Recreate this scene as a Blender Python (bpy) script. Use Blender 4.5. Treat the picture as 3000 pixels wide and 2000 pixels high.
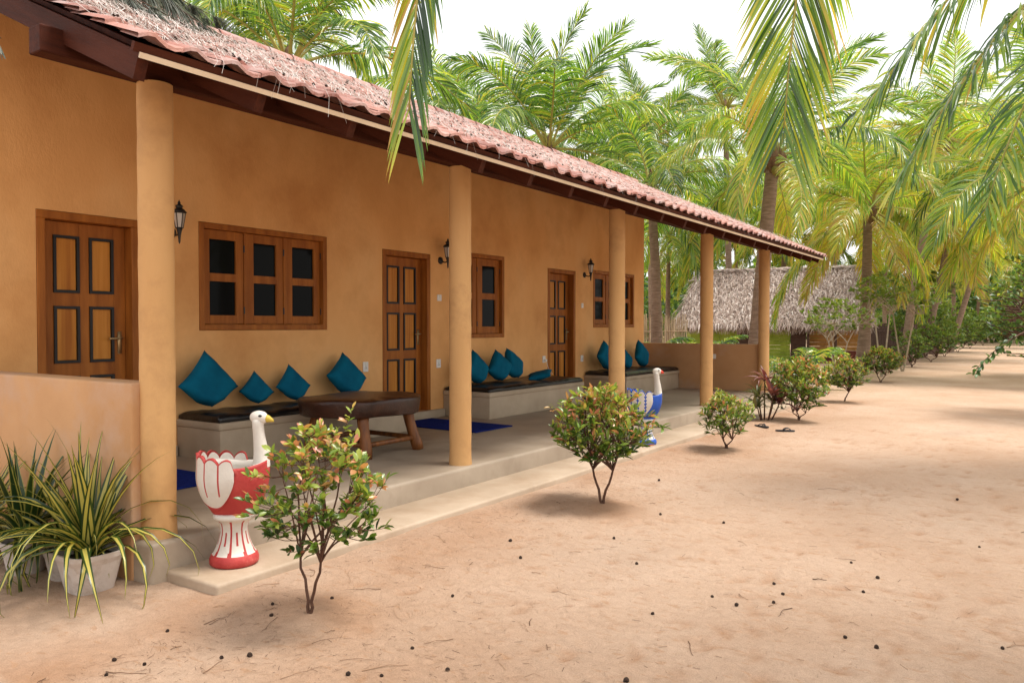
import bpy, bmesh, math, random
import numpy as np
from mathutils import Vector, Matrix, Euler, Quaternion
R = math.radians
rng = random.Random(7)
for o in list(bpy.data.objects): bpy.data.objects.remove(o)
scene = bpy.context.scene
COL = scene.collection

# ---------------------------------------------------------------- camera, sky, sun, exposure
CAM_Z = 1.45
YAW = R(34.06); PITCH = R(-1.17); FPX = 2300.0       # focal length in pixels of the 3000 px wide photograph
cam_data = bpy.data.cameras.new('camera')
cam_data.sensor_width = 36.0; cam_data.lens = 36.0 * FPX / 3000.0
cam_data.clip_start = 0.05; cam_data.clip_end = 900.0
cam = bpy.data.objects.new('camera', cam_data); COL.objects.link(cam)
cam.location = (0, 0, CAM_Z); cam.rotation_euler = (R(90) + PITCH, 0, YAW)
scene.camera = cam

SUN_EL, SUN_AZ = R(68), R(125)                         # high sun behind thin white cloud
world = bpy.data.worlds.new('World'); scene.world = world
world.use_nodes = True
wn = world.node_tree.nodes; wl = world.node_tree.links
wn.clear()
w_out = wn.new('ShaderNodeOutputWorld'); w_bg = wn.new('ShaderNodeBackground')
w_sky = wn.new('ShaderNodeTexSky'); w_sky.sky_type = 'NISHITA'; w_sky.sun_disc = False
w_sky.sun_elevation = SUN_EL; w_sky.sun_rotation = R(180) - SUN_AZ
w_sky.air_density = 1.0; w_sky.dust_density = 6.0; w_sky.ozone_density = 1.0
w_mix = wn.new('ShaderNodeMixRGB'); w_mix.inputs[0].default_value = 0.80
w_mix.inputs[2].default_value = (8.6, 8.55, 8.4, 1)  # an even veil of white cloud over the clear sky
wl.new(w_sky.outputs[0], w_mix.inputs[1]); wl.new(w_mix.outputs[0], w_bg.inputs[0])
w_bg.inputs[1].default_value = 0.1
wl.new(w_bg.outputs[0], w_out.inputs[0])
sun_data = bpy.data.lights.new('sun', 'SUN'); sun_data.energy = 2.3; sun_data.angle = R(20)
sun_data.color = (1.0, 0.95, 0.87)
sun = bpy.data.objects.new('sun', sun_data); COL.objects.link(sun)
sun.rotation_euler = (R(90) - SUN_EL, 0, SUN_AZ)
sun.location = (0, 0, 30)
scene.view_settings.view_transform = 'Standard'; scene.view_settings.look = 'None'
scene.view_settings.gamma = 1.0; scene.view_settings.use_curve_mapping = False
scene.view_settings.exposure = 0.98

CF = Vector((-math.sin(YAW), math.cos(YAW), 0)); CR = Vector((math.cos(YAW), math.sin(YAW), 0))
def at(u, v, z):
    """place in the world seen at pixel (u, v) of the 3000x2000 photograph, z metres ahead"""
    return CR * ((u - 1500) / FPX * z) + CF * z + Vector((0, 0, CAM_Z - (v - 953) / FPX * z))
def ground_at(u, z): 
    p = at(u, 953, z); p.z = 0.0
    return p

# ---------------------------------------------------------------- materials
def new_mat(name):
    m = bpy.data.materials.new(name); m.use_nodes = True
    nt = m.node_tree; nt.nodes.clear()
    return m, nt.nodes, nt.links
def ramp(n, stops):
    r = n.new('ShaderNodeValToRGB'); e = r.color_ramp.elements
    while len(e) > 1: e.remove(e[0])
    e[0].position = stops[0][0]; e[0].color = (*stops[0][1], 1)
    for p, c in stops[1:]:
        k = e.new(p); k.color = (*c, 1)
    return r
def tex_noise(n, l, scale, detail=5, rough=0.55, coord='Object', stretch=None, dist=0.0):
    tc = n.new('ShaderNodeTexCoord'); t = n.new('ShaderNodeTexNoise')
    t.inputs['Scale'].default_value = scale; t.inputs['Detail'].default_value = detail
    t.inputs['Roughness'].default_value = rough; t.inputs['Distortion'].default_value = dist
    src = tc.outputs[coord]
    if stretch:
        mp = n.new('ShaderNodeMapping'); mp.inputs['Scale'].default_value = stretch
        l.new(src, mp.inputs[0]); src = mp.outputs[0]
    l.new(src, t.inputs['Vector'])
    return t
def mottled(name, stops, scale=2.0, rough=0.7, bump=0.2, bscale=60, stretch=None, spec=0.3, detail=6, dirt=None, rough_var=0.0, metallic=0.0, dist=0.0):
    """principled surface whose colour wanders between stops; optional fine bump and stains"""
    m, n, l = new_mat(name)
    out = n.new('ShaderNodeOutputMaterial'); b = n.new('ShaderNodeBsdfPrincipled')
    t = tex_noise(n, l, scale, detail, stretch=stretch, dist=dist); r = ramp(n, stops)
    l.new(t.outputs[0], r.inputs[0]); col = r.outputs[0]
    if dirt:
        dscale, dcol, lo, hi = dirt
        t2 = tex_noise(n, l, dscale, 8, 0.65); r2 = ramp(n, [(lo, (0, 0, 0)), (hi, (1, 1, 1))])
        l.new(t2.outputs[0], r2.inputs[0])
        mx = n.new('ShaderNodeMixRGB'); mx.inputs[2].default_value = (*dcol, 1)
        l.new(r2.outputs[0], mx.inputs[0]); l.new(col, mx.inputs[1]); col = mx.outputs[0]
    l.new(col, b.inputs['Base Color'])
    b.inputs['Roughness'].default_value = rough; b.inputs['Specular IOR Level'].default_value = spec
    b.inputs['Metallic'].default_value = metallic
    if rough_var:
        mr = n.new('ShaderNodeMapRange'); mr.inputs[3].default_value = rough - rough_var; mr.inputs[4].default_value = rough + rough_var
        l.new(t.outputs[0], mr.inputs[0]); l.new(mr.outputs[0], b.inputs['Roughness'])
    if bump:
        t3 = tex_noise(n, l, bscale, 4, 0.6, stretch=stretch); bp = n.new('ShaderNodeBump')
        bp.inputs['Strength'].default_value = bump; bp.inputs['Distance'].default_value = 0.02
        l.new(t3.outputs[0], bp.inputs['Height']); l.new(bp.outputs[0], b.inputs['Normal'])
    l.new(b.outputs[0], out.inputs[0])
    return m
def piece_value(n, l):
    """a number of its own for every piece: point attribute 'rnd' plus the object's own colour value"""
    a = n.new('ShaderNodeAttribute'); a.attribute_name = 'rnd'
    oi = n.new('ShaderNodeObjectInfo'); sp = n.new('ShaderNodeSeparateColor'); ad = n.new('ShaderNodeMath'); ad.operation = 'ADD'
    l.new(oi.outputs['Color'], sp.inputs[0]); l.new(a.outputs['Fac'], ad.inputs[0]); l.new(sp.outputs[0], ad.inputs[1])
    return ad.outputs[0]
def leaf_mat(name, stops, rough=0.4, trans=0.35, spec=0.5, tint=(1.0, 1.0, 0.55), stripe=None):
    m, n, l = new_mat(name)
    out = n.new('ShaderNodeOutputMaterial'); b = n.new('ShaderNodeBsdfPrincipled')
    r = ramp(n, stops); l.new(piece_value(n, l), r.inputs[0]); col = r.outputs[0]
    if stripe:                                         # pale margins or midrib along the blade, from attribute 'across'
        a = n.new('ShaderNodeAttribute'); a.attribute_name = 'across'
        r2 = ramp(n, stripe[1]); l.new(a.outputs['Fac'], r2.inputs[0])
        mx = n.new('ShaderNodeMixRGB'); mx.inputs[2].default_value = (*stripe[0], 1)
        l.new(r2.outputs[0], mx.inputs[0]); l.new(col, mx.inputs[1]); col = mx.outputs[0]
    l.new(col, b.inputs['Base Color'])
    b.inputs['Roughness'].default_value = rough; b.inputs['Specular IOR Level'].default_value = spec
    tr = n.new('ShaderNodeBsdfTranslucent'); mu = n.new('ShaderNodeMixRGB'); mu.blend_type = 'MULTIPLY'; mu.inputs[0].default_value = 1
    mu.inputs[2].default_value = (tint[0] * 1.6, tint[1] * 1.6, tint[2] * 1.6, 1); l.new(col, mu.inputs[1]); l.new(mu.outputs[0], tr.inputs[0])
    ms = n.new('ShaderNodeMixShader'); ms.inputs[0].default_value = trans
    l.new(b.outputs[0], ms.inputs[1]); l.new(tr.outputs[0], ms.inputs[2]); l.new(ms.outputs[0], out.inputs[0])
    return m
def piece_mat(name, stops, rough=0.8, spec=0.2, bump=0.25, bscale=40, stain=0.0, stain_col=(0.5, 0.45, 0.42), sscale=6):
    m, n, l = new_mat(name)
    out = n.new('ShaderNodeOutputMaterial'); b = n.new('ShaderNodeBsdfPrincipled')
    r = ramp(n, stops); l.new(piece_value(n, l), r.inputs[0]); col = r.outputs[0]
    if stain:
        tc = n.new('ShaderNodeNewGeometry'); t = n.new('ShaderNodeTexNoise'); t.inputs['Scale'].default_value = sscale; t.inputs['Detail'].default_value = 8
        l.new(tc.outputs['Position'], t.inputs['Vector'])
        r2 = ramp(n, [(0.45, (0, 0, 0)), (0.7, (stain, stain, stain))]); l.new(t.outputs[0], r2.inputs[0])
        mx = n.new('ShaderNodeMixRGB'); mx.inputs[2].default_value = (*stain_col, 1)
        l.new(r2.outputs[0], mx.inputs[0]); l.new(col, mx.inputs[1]); col = mx.outputs[0]
    l.new(col, b.inputs['Base Color']); b.inputs['Roughness'].default_value = rough; b.inputs['Specular IOR Level'].default_value = spec
    if bump:
        t3 = tex_noise(n, l, bscale, 4, 0.6); bp = n.new('ShaderNodeBump'); bp.inputs['Strength'].default_value = bump; bp.inputs['Distance'].default_value = 0.02
        l.new(t3.outputs[0], bp.inputs['Height']); l.new(bp.outputs[0], b.inputs['Normal'])
    l.new(b.outputs[0], out.inputs[0])
    return m

M = {}
M['plaster'] = mottled('ochre_plaster', [(0.25, (0.70, 0.35, 0.125)), (0.5, (0.82, 0.445, 0.175)), (0.75, (0.86, 0.51, 0.225))], 1.3, 0.85, 0.16, 45, spec=0.2,
                       dirt=(0.9, (0.60, 0.28, 0.095), 0.46, 0.78), stretch=(1, 1, 0.6))
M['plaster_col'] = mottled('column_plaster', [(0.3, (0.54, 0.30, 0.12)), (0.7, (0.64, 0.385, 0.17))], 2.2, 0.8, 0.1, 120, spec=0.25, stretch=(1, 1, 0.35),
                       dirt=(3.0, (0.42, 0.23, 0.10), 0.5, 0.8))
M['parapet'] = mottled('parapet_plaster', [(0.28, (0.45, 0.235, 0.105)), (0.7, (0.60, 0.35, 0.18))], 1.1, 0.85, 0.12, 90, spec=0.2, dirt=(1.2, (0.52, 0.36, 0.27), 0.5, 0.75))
M['concrete'] = mottled('polished_cement', [(0.3, (0.29, 0.225, 0.165)), (0.7, (0.41, 0.33, 0.25))], 2.0, 0.5, 0.05, 70, spec=0.4, dirt=(1.1, (0.20, 0.145, 0.10), 0.5, 0.8), rough_var=0.12)
M['bench'] = mottled('bench_cement', [(0.3, (0.38, 0.29, 0.20)), (0.7, (0.50, 0.40, 0.29))], 2.4, 0.6, 0.08, 70, spec=0.3)
M['step'] = mottled('step_cement', [(0.3, (0.37, 0.28, 0.20)), (0.7, (0.48, 0.375, 0.28))], 1.8, 0.6, 0.08, 70, spec=0.3, dirt=(1.6, (0.30, 0.205, 0.13), 0.48, 0.8))
M['beam'] = mottled('dark_timber', [(0.3, (0.034, 0.009, 0.005)), (0.7, (0.080, 0.021, 0.010))], 3.0, 0.65, 0.2, 40, stretch=(6, 0.5, 6), spec=0.12)
M['wood'] = mottled('teak_frame', [(0.3, (0.25, 0.075, 0.012)), (0.7, (0.42, 0.145, 0.024))], 5.0, 0.5, 0.12, 40, stretch=(3, 3, 0.35), spec=0.2)
M['panel'] = mottled('teak_panel', [(0.3, (0.36, 0.115, 0.014)), (0.5, (0.52, 0.20, 0.028)), (0.75, (0.66, 0.30, 0.055))], 3.2, 0.45, 0.1, 40, stretch=(3, 5, 0.2), spec=0.2)
M['black_trim'] = mottled('black_trim', [(0.3, (0.006, 0.006, 0.006)), (0.7, (0.015, 0.013, 0.012))], 8, 0.4, 0.0)
M['table_top'] = mottled('dark_slab_wood', [(0.3, (0.022, 0.007, 0.004)), (0.7, (0.062, 0.021, 0.010))], 3, 0.33, 0.25, 25, stretch=(1, 3, 3), spec=0.5)
M['table_leg'] = mottled('log_wood', [(0.3, (0.11, 0.034, 0.008)), (0.7, (0.27, 0.095, 0.022))], 6, 0.45, 0.2, 20, stretch=(4, 4, 0.4), spec=0.4)
M['strip'] = mottled('cream_strip', [(0.3, (0.62, 0.50, 0.36)), (0.7, (0.75, 0.62, 0.47))], 3, 0.6, 0.05, 50)
M['iron'] = mottled('black_iron', [(0.3, (0.008, 0.008, 0.008)), (0.7, (0.03, 0.028, 0.025))], 10, 0.45, 0.1, 80, spec=0.5)
M['brass'] = mottled('aged_brass', [(0.3, (0.28, 0.18, 0.08)), (0.7, (0.42, 0.30, 0.15))], 10, 0.35, 0.05, 80, spec=0.5, metallic=0.8)
M['plastic'] = mottled('white_plastic', [(0.3, (0.74, 0.72, 0.68)), (0.7, (0.82, 0.80, 0.77))], 6, 0.4, 0.0)
M['plastic_dark'] = mottled('dark_plastic', [(0.3, (0.05, 0.05, 0.05)), (0.7, (0.09, 0.09, 0.09))], 6, 0.4, 0.0)
M['cushion'] = mottled('teal_cotton', [(0.3, (0.003, 0.085, 0.155)), (0.7, (0.005, 0.145, 0.24))], 4, 0.9, 0.25, 14, spec=0.1)
M['vinyl'] = mottled('black_vinyl', [(0.3, (0.006, 0.006, 0.007)), (0.7, (0.014, 0.013, 0.013))], 4, 0.32, 0.35, 9, spec=0.5)
M['mat'] = mottled('blue_mat', [(0.3, (0.006, 0.016, 0.125)), (0.7, (0.012, 0.026, 0.19))], 30, 0.95, 0.5, 160, spec=0.05)
M['white_paint'] = mottled('white_paint', [(0.3, (0.56, 0.51, 0.45)), (0.7, (0.70, 0.66, 0.60))], 6, 0.5, 0.15, 40, dirt=(14, (0.38, 0.32, 0.25), 0.66, 0.78))
M['red_paint'] = mottled('red_paint', [(0.3, (0.34, 0.026, 0.026)), (0.7, (0.47, 0.062, 0.055))], 7, 0.55, 0.2, 40, dirt=(12, (0.62, 0.17, 0.14), 0.6, 0.8))
M['blue_paint'] = mottled('blue_paint', [(0.3, (0.012, 0.055, 0.33)), (0.7, (0.03, 0.11, 0.48))], 7, 0.5, 0.2, 40)
M['yellow_paint'] = mottled('yellow_paint', [(0.3, (0.50, 0.36, 0.05)), (0.7, (0.62, 0.46, 0.09))], 9, 0.5, 0.1, 40)
M['beak_red'] = mottled('beak_red', [(0.3, (0.60, 0.05, 0.03)), (0.7, (0.72, 0.09, 0.05))], 9, 0.5, 0.1, 40)
M['pot'] = mottled('pot_white', [(0.3, (0.50, 0.43, 0.38)), (0.7, (0.64, 0.57, 0.52))], 4, 0.7, 0.2, 40, dirt=(7, (0.33, 0.24, 0.17), 0.5, 0.75))
M['soil'] = mottled('potting_soil', [(0.3, (0.03, 0.02, 0.012)), (0.7, (0.07, 0.045, 0.03))], 20, 0.95, 0.8, 60)
M['rubber'] = mottled('dark_rubber', [(0.3, (0.02, 0.02, 0.025)), (0.7, (0.05, 0.05, 0.055))], 20, 0.7, 0.2, 80)
M['bark'] = mottled('shrub_bark', [(0.3, (0.060, 0.028, 0.018)), (0.7, (0.13, 0.065, 0.04))], 20, 0.8, 0.4, 60)
M['pale_bark'] = mottled('pale_bark', [(0.3, (0.30, 0.24, 0.17)), (0.7, (0.48, 0.40, 0.30))], 9, 0.85, 0.4, 40)
M['palm_bark'] = mottled('palm_bark', [(0.25, (0.16, 0.105, 0.075)), (0.55, (0.27, 0.19, 0.14)), (0.8, (0.37, 0.28, 0.22))], 5, 0.9, 0.6, 22, stretch=(1, 1, 5), dirt=(2.0, (0.10, 0.06, 0.045), 0.55, 0.75))
M['fibre'] = mottled('palm_fibre', [(0.3, (0.10, 0.055, 0.03)), (0.7, (0.22, 0.13, 0.075))], 14, 0.95, 0.7, 40, stretch=(1, 1, 0.3))
M['rachis'] = mottled('frond_rib', [(0.3, (0.26, 0.25, 0.05)), (0.7, (0.42, 0.36, 0.10))], 3, 0.45, 0.0)
M['glass_lamp'] = mottled('frosted_lamp_glass', [(0.3, (0.45, 0.42, 0.38)), (0.7, (0.58, 0.55, 0.50))], 5, 0.25, 0.0, spec=0.6)
m, n, l = new_mat('window_glass')
_o = n.new('ShaderNodeOutputMaterial'); _b = n.new('ShaderNodeBsdfPrincipled')
_b.inputs['Base Color'].default_value = (0.008, 0.009, 0.009, 1); _b.inputs['Roughness'].default_value = 0.05; _b.inputs['Specular IOR Level'].default_value = 0.09; _b.inputs['IOR'].default_value = 1.3
l.new(_b.outputs[0], _o.inputs[0]); M['glass'] = m

M['tile'] = piece_mat('clay_tile', [(0.0, (0.19, 0.062, 0.042)), (0.35, (0.29, 0.105, 0.075)), (0.7, (0.37, 0.165, 0.125)), (1.0, (0.45, 0.27, 0.225))], 0.6, 0.4, 0.3, 45, 0.75, (0.40, 0.31, 0.29), 6)
M['litter'] = piece_mat('dead_needles', [(0.0, (0.20, 0.14, 0.11)), (0.5, (0.40, 0.34, 0.31)), (1.0, (0.62, 0.58, 0.55))], 0.8, 0.2, 0)
M['thatch'] = piece_mat('palm_thatch', [(0.0, (0.17, 0.12, 0.10)), (0.45, (0.40, 0.30, 0.26)), (0.8, (0.56, 0.46, 0.42)), (1.0, (0.70, 0.62, 0.58))], 0.85, 0.25, 0)
M['twig'] = piece_mat('dry_twig', [(0.0, (0.07, 0.04, 0.028)), (0.5, (0.20, 0.12, 0.075)), (1.0, (0.42, 0.27, 0.17))], 0.9, 0.1, 0)
M['cone'] = mottled('casuarina_cone', [(0.3, (0.022, 0.013, 0.009)), (0.7, (0.065, 0.036, 0.024))], 60, 0.9, 0.8, 250)
M['palm_leaf'] = leaf_mat('palm_leaflet', [(0.0, (0.014, 0.042, 0.015)), (0.3, (0.065, 0.155, 0.028)), (0.55, (0.21, 0.34, 0.045)), (0.72, (0.40, 0.47, 0.06)), (0.88, (0.60, 0.50, 0.06)), (1.0, (0.48, 0.30, 0.08))], 0.25, 0.45, 1.0, tint=(0.92, 1.0, 0.5))
M['dead_leaf'] = leaf_mat('withered_leaflet', [(0.0, (0.16, 0.10, 0.06)), (1.0, (0.34, 0.23, 0.14))], 0.6, 0.25, 0.3)
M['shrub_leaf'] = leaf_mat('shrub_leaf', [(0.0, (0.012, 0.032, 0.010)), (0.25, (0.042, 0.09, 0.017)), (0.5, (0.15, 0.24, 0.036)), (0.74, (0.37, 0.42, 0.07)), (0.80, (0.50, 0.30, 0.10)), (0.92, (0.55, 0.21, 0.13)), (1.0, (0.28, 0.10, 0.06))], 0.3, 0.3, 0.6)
M['tree_leaf'] = leaf_mat('tree_leaf', [(0.0, (0.018, 0.046, 0.020)), (0.35, (0.065, 0.135, 0.028)), (0.7, (0.17, 0.25, 0.04)), (1.0, (0.33, 0.35, 0.06))], 0.4, 0.35, 0.5)
M['casuarina'] = leaf_mat('casuarina_needle', [(0.0, (0.045, 0.060, 0.048)), (0.6, (0.13, 0.15, 0.125)), (1.0, (0.28, 0.25, 0.22))], 0.6, 0.3, 0.3, tint=(0.9, 1, 0.8))
M['ribbon_leaf'] = leaf_mat('ribbon_leaf', [(0.0, (0.014, 0.038, 0.008)), (1.0, (0.045, 0.085, 0.014))], 0.32, 0.22, 0.5, stripe=((0.46, 0.40, 0.09), [(0.0, (1, 1, 1)), (0.42, (1, 1, 1)), (0.52, (0, 0, 0)), (1.0, (0, 0, 0))]))
M['ribbon_leaf_dark'] = leaf_mat('dark_ribbon_leaf', [(0.0, (0.010, 0.030, 0.010)), (1.0, (0.030, 0.065, 0.016))], 0.3, 0.2, 0.5, stripe=((0.30, 0.28, 0.07), [(0.0, (0, 0, 0)), (0.62, (0, 0, 0)), (0.8, (1, 1, 1)), (1.0, (1, 1, 1))]))
M['red_leaf'] = leaf_mat('cordyline_leaf', [(0.0, (0.10, 0.022, 0.026)), (0.6, (0.21, 0.075, 0.06)), (1.0, (0.36, 0.20, 0.17))], 0.4, 0.25, 0.5, tint=(1, .7, .6))

# ---------------------------------------------------------------- mesh helpers
class MB:
    """collects shapes; build() links them as one mesh object"""
    def __init__(s): s.v = []; s.f = []; s.r = []; s.mi = []; s.ac = []
    def add(s, vs, fs, rnd=0.0, mi=0, across=None):
        b = len(s.v); s.v.extend(tuple(p) for p in vs); s.r.extend(rnd if isinstance(rnd, list) else [rnd] * len(vs))
        s.ac.extend(across if across is not None else [0.0] * len(vs))
        s.f.extend(tuple(i + b for i in f) for f in fs); s.mi.extend([mi] * len(fs))
    def box(s, x0, x1, y0, y1, z0, z1, rnd=0.0, mi=0):
        s.add([(x0, y0, z0), (x1, y0, z0), (x1, y1, z0), (x0, y1, z0), (x0, y0, z1), (x1, y0, z1), (x1, y1, z1), (x0, y1, z1)],
              [(0, 3, 2, 1), (4, 5, 6, 7), (0, 1, 5, 4), (1, 2, 6, 5), (2, 3, 7, 6), (3, 0, 4, 7)], rnd, mi)
    def rbox(s, x0, x1, y0, y1, z0, z1, w=0.01, seg=2, rnd=0.0, mi=0):
        bm = bmesh.new(); bmesh.ops.create_cube(bm, size=1)
        bmesh.ops.scale(bm, vec=(x1 - x0, y1 - y0, z1 - z0), verts=bm.verts)
        bmesh.ops.translate(bm, vec=((x0 + x1) / 2, (y0 + y1) / 2, (z0 + z1) / 2), verts=bm.verts)
        bmesh.ops.bevel(bm, geom=bm.edges[:], offset=w, segments=seg, profile=0.5, affect='EDGES')
        s.add_bm(bm, rnd, mi)
    def add_bm(s, bm, rnd=0.0, mi=0):
        bm.verts.index_update()
        s.add([v.co[:] for v in bm.verts], [[v.index for v in f.verts] for f in bm.faces], rnd, mi); bm.free()
    def tube(s, pts, rad, n=6, rnd=0.0, mi=0, cap=True):
        pts = [Vector(p) for p in pts]; k = len(pts)
        if not hasattr(rad, '__len__'): rad = [rad] * k
        ref = None; vs = []
        for i, p in enumerate(pts):
            t = (pts[min(i + 1, k - 1)] - pts[max(i - 1, 0)])
            t = t.normalized() if t.length > 1e-9 else Vector((0, 0, 1))
            if ref is None: ref = Vector((1, 0, 0)) if abs(t.x) < 0.8 else Vector((0, 1, 0))
            a = (ref - t * ref.dot(t)).normalized(); b = t.cross(a); ref = a
            for j in range(n):
                c = 2 * math.pi * j / n
                vs.append(p + (a * math.cos(c) + b * math.sin(c)) * rad[i])
        fs = [(i * n + j, i * n + (j + 1) % n, (i + 1) * n + (j + 1) % n, (i + 1) * n + j) for i in range(k - 1) for j in range(n)]
        if cap: fs += [tuple(range(n))[::-1], tuple((k - 1) * n + j for j in range(n))]
        s.add(vs, fs, rnd, mi)
    def lathe(s, prof, n=24, c=(0, 0, 0), rnd=0.0, mi=0, sx=1.0, sy=1.0, mfun=None):
        vs = [(c[0] + r * sx * math.cos(2 * math.pi * j / n), c[1] + r * sy * math.sin(2 * math.pi * j / n), c[2] + z) for r, z in prof for j in range(n)]
        k = len(prof); b = len(s.f)
        fs = [(i * n + j, i * n + (j + 1) % n, (i + 1) * n + (j + 1) % n, (i + 1) * n + j) for i in range(k - 1) for j in range(n)]
        s.add(vs, fs, rnd, mi)
        if mfun:
            for q in range(len(fs)): s.mi[b + q] = mfun(q // n, q % n)
    def prism(s, outline, z0, z1, rnd=0.0, mi=0):
        n = len(outline)
        s.add([(x, y, z0) for x, y in outline] + [(x, y, z1) for x, y in outline],
              [tuple(range(n))[::-1], tuple(range(n, 2 * n))] + [(j, (j + 1) % n, n + (j + 1) % n, n + j) for j in range(n)], rnd, mi)
    def mesh(s, name, mats, smooth=False):
        me = bpy.data.meshes.new(name); me.from_pydata(s.v, [], s.f)
        for m_ in (mats if isinstance(mats, (list, tuple)) else [mats]): me.materials.append(m_)
        if any(s.mi): me.polygons.foreach_set('material_index', s.mi)
        if smooth: me.polygons.foreach_set('use_smooth', [True] * len(me.polygons))
        a = me.attributes.new('rnd', 'FLOAT', 'POINT'); a.data.foreach_set('value', s.r)
        if any(s.ac): a = me.attributes.new('across', 'FLOAT', 'POINT'); a.data.foreach_set('value', s.ac)
        me.update()
        return me
    def build(s, name, mats, parent=None, smooth=False, local=False):
        return link(name, s.mesh(name, mats, smooth), parent, local)
def link(name, me, parent=None, local=False):
    """link a mesh; shapes are written in world coordinates unless local"""
    o = bpy.data.objects.new(name, me); COL.objects.link(o); o.color = (0, 0, 0, 1)
    if parent is not None:
        o.parent = parent
        if not local and parent.type == 'EMPTY': o.location = -Vector(parent.location)
    return o
def tag(o, label, cat, group=None):
    o['label'] = label; o['category'] = cat
    if group: o['group'] = group
    return o
def thing(name, label, cat, loc=(0, 0, 0), rotz=0.0, group=None):
    o = bpy.data.objects.new(name, None); COL.objects.link(o)
    o.location = loc; o.rotation_euler = (0, 0, rotz); o.empty_display_size = 0.1
    return tag(o, label, cat, group)
def smooth_by_angle(o, ang=40):
    me = o.data; me.polygons.foreach_set('use_smooth', [True] * len(me.polygons))
    bm = bmesh.new(); bm.from_mesh(me)
    for e in bm.edges:
        if len(e.link_faces) == 2 and e.calc_face_angle(0) > R(ang): e.smooth = False
    bm.to_mesh(me); bm.free()
    return o
def copy_tree(o, parent=None):
    c = o.copy(); COL.objects.link(c); c.parent = parent
    for ch in o.children: copy_tree(ch, c)
    return c
def bez(p0, p1, p2, p3, n):
    p0, p1, p2, p3 = map(Vector, (p0, p1, p2, p3)); out = []
    for i in range(n):
        t = i / (n - 1); u = 1 - t
        out.append(p0 * u ** 3 + p1 * 3 * u * u * t + p2 * 3 * u * t * t + p3 * t ** 3)
    return out
def value_noise(x, y, scale, seed):
    """smooth 2-D noise on numpy arrays, about -1..1"""
    r_ = np.random.RandomState(seed); tab = r_.rand(256, 256) * 2 - 1
    xs, ys = x / scale, y / scale; xi, yi = np.floor(xs).astype(int), np.floor(ys).astype(int)
    fx, fy = xs - xi, ys - yi; fx = fx * fx * (3 - 2 * fx); fy = fy * fy * (3 - 2 * fy)
    g = lambda a, b: tab[a % 256, b % 256]
    return (g(xi, yi) * (1 - fx) + g(xi + 1, yi) * fx) * (1 - fy) + (g(xi, yi + 1) * (1 - fx) + g(xi + 1, yi + 1) * fx) * fy
# ---------------------------------------------------------------- sand
FOOT = []
_fr = random.Random(41)
for k in range(1500):                                  # scuffs and footprints trodden into the sand
    FOOT.append((_fr.uniform(-3.3, 3.6), 0.9 + 11 * _fr.random() ** 1.3, _fr.uniform(0.03, 0.10), _fr.uniform(0.014, 0.038), _fr.gauss(1.9, .8), _fr.uniform(0.006, 0.017)))
BUSHES = [(-3.02, 2.665), (-2.92, 5.62), (-3.03, 8.92), (-3.15, 12.25), (-3.16, 16.1), (-3.4, 22.1)]
def gz(x, y):
    x = np.asarray(x, float); y = np.asarray(y, float)
    d = np.sqrt(x * x + y * y); fade = np.clip(1.4 - d / 40, 0.15, 1)
    z = 0.020 * value_noise(x, y, 1.7, 1) + 0.010 * value_noise(x, y, 0.55, 2) + 0.0050 * value_noise(x, y, 0.19, 3) + 0.0028 * value_noise(x, y, 0.075, 4)
    for bx, by in BUSHES:
        q = ((x - bx) ** 2 + (y - by) ** 2); z = z + 0.03 * np.exp(-q / 0.06) - 0.012 * np.exp(-q / 0.35)
    z = z + 0.02 * np.exp(-((x + 3.45) / 0.25) ** 2) * (y > 2) * (y < 15)      # low drift against the step
    return z * fade - 0.008
xs = np.concatenate([[-260, -150, -90, -60], np.arange(-40, -8, 2.0), np.arange(-8, -4.2, 0.3), np.arange(-4.2, 3.8, 0.036), np.arange(3.8, 8, 0.25), np.arange(8, 40, 2.0), [50, 80, 130, 260]])
ys = np.concatenate([[-120, -60, -30, -14, -6, -3, -1, 0, 0.5], np.arange(0.8, 8.5, 0.036), np.arange(8.5, 20, 0.10), np.arange(20, 60, 0.8), [65, 80, 110, 170, 300, 420]])
gx, gy = np.meshgrid(xs, ys, indexing='ij'); gzz = gz(gx, gy)
nx, ny = len(xs), len(ys)
def gz1(x, y):
    i = min(nx - 2, max(0, int(np.searchsorted(xs, x)) - 1)); j = min(ny - 2, max(0, int(np.searchsorted(ys, y)) - 1)); a = (x - xs[i]) / (xs[i + 1] - xs[i]); b = (y - ys[j]) / (ys[j + 1] - ys[j])
    return float((gzz[i, j] * (1 - a) + gzz[i + 1, j] * a) * (1 - b) + (gzz[i, j + 1] * (1 - a) + gzz[i + 1, j + 1] * a) * b)
damp_shade = np.zeros_like(gzz)
for fx, fy, a, b, th, dep in FOOT:
    w_ = 3 * a; i0, i1 = np.searchsorted(xs, (fx - w_, fx + w_)); j0, j1 = np.searchsorted(ys, (fy - w_, fy + w_))
    if i1 <= i0 or j1 <= j0: continue
    dx, dy = gx[i0:i1, j0:j1] - fx, gy[i0:i1, j0:j1] - fy; u = (dx * math.cos(th) + dy * math.sin(th)) / a; w = (-dx * math.sin(th) + dy * math.cos(th)) / b - 0.5 * u * u; q = u * u + w * w
    gzz[i0:i1, j0:j1] += -dep * np.exp(-q) + 0.5 * dep * np.exp(-((w - 1.5) ** 2) * 3 - u * u); damp_shade[i0:i1, j0:j1] = np.maximum(damp_shade[i0:i1, j0:j1], np.exp(-q * 1.2) * dep / 0.017)
nzz = 0.5 + 0.5 * value_noise(gx, gy, 0.5, 21) + 0.35 * value_noise(gx, gy, 0.17, 22)
damp_shade = np.maximum(damp_shade, np.clip(0.75 * np.exp(-((gx + 3.45) / 0.55) ** 2) * nzz * (gy > 1.5) * (gy < 16), 0, 1))      # browner sand along the step
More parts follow.
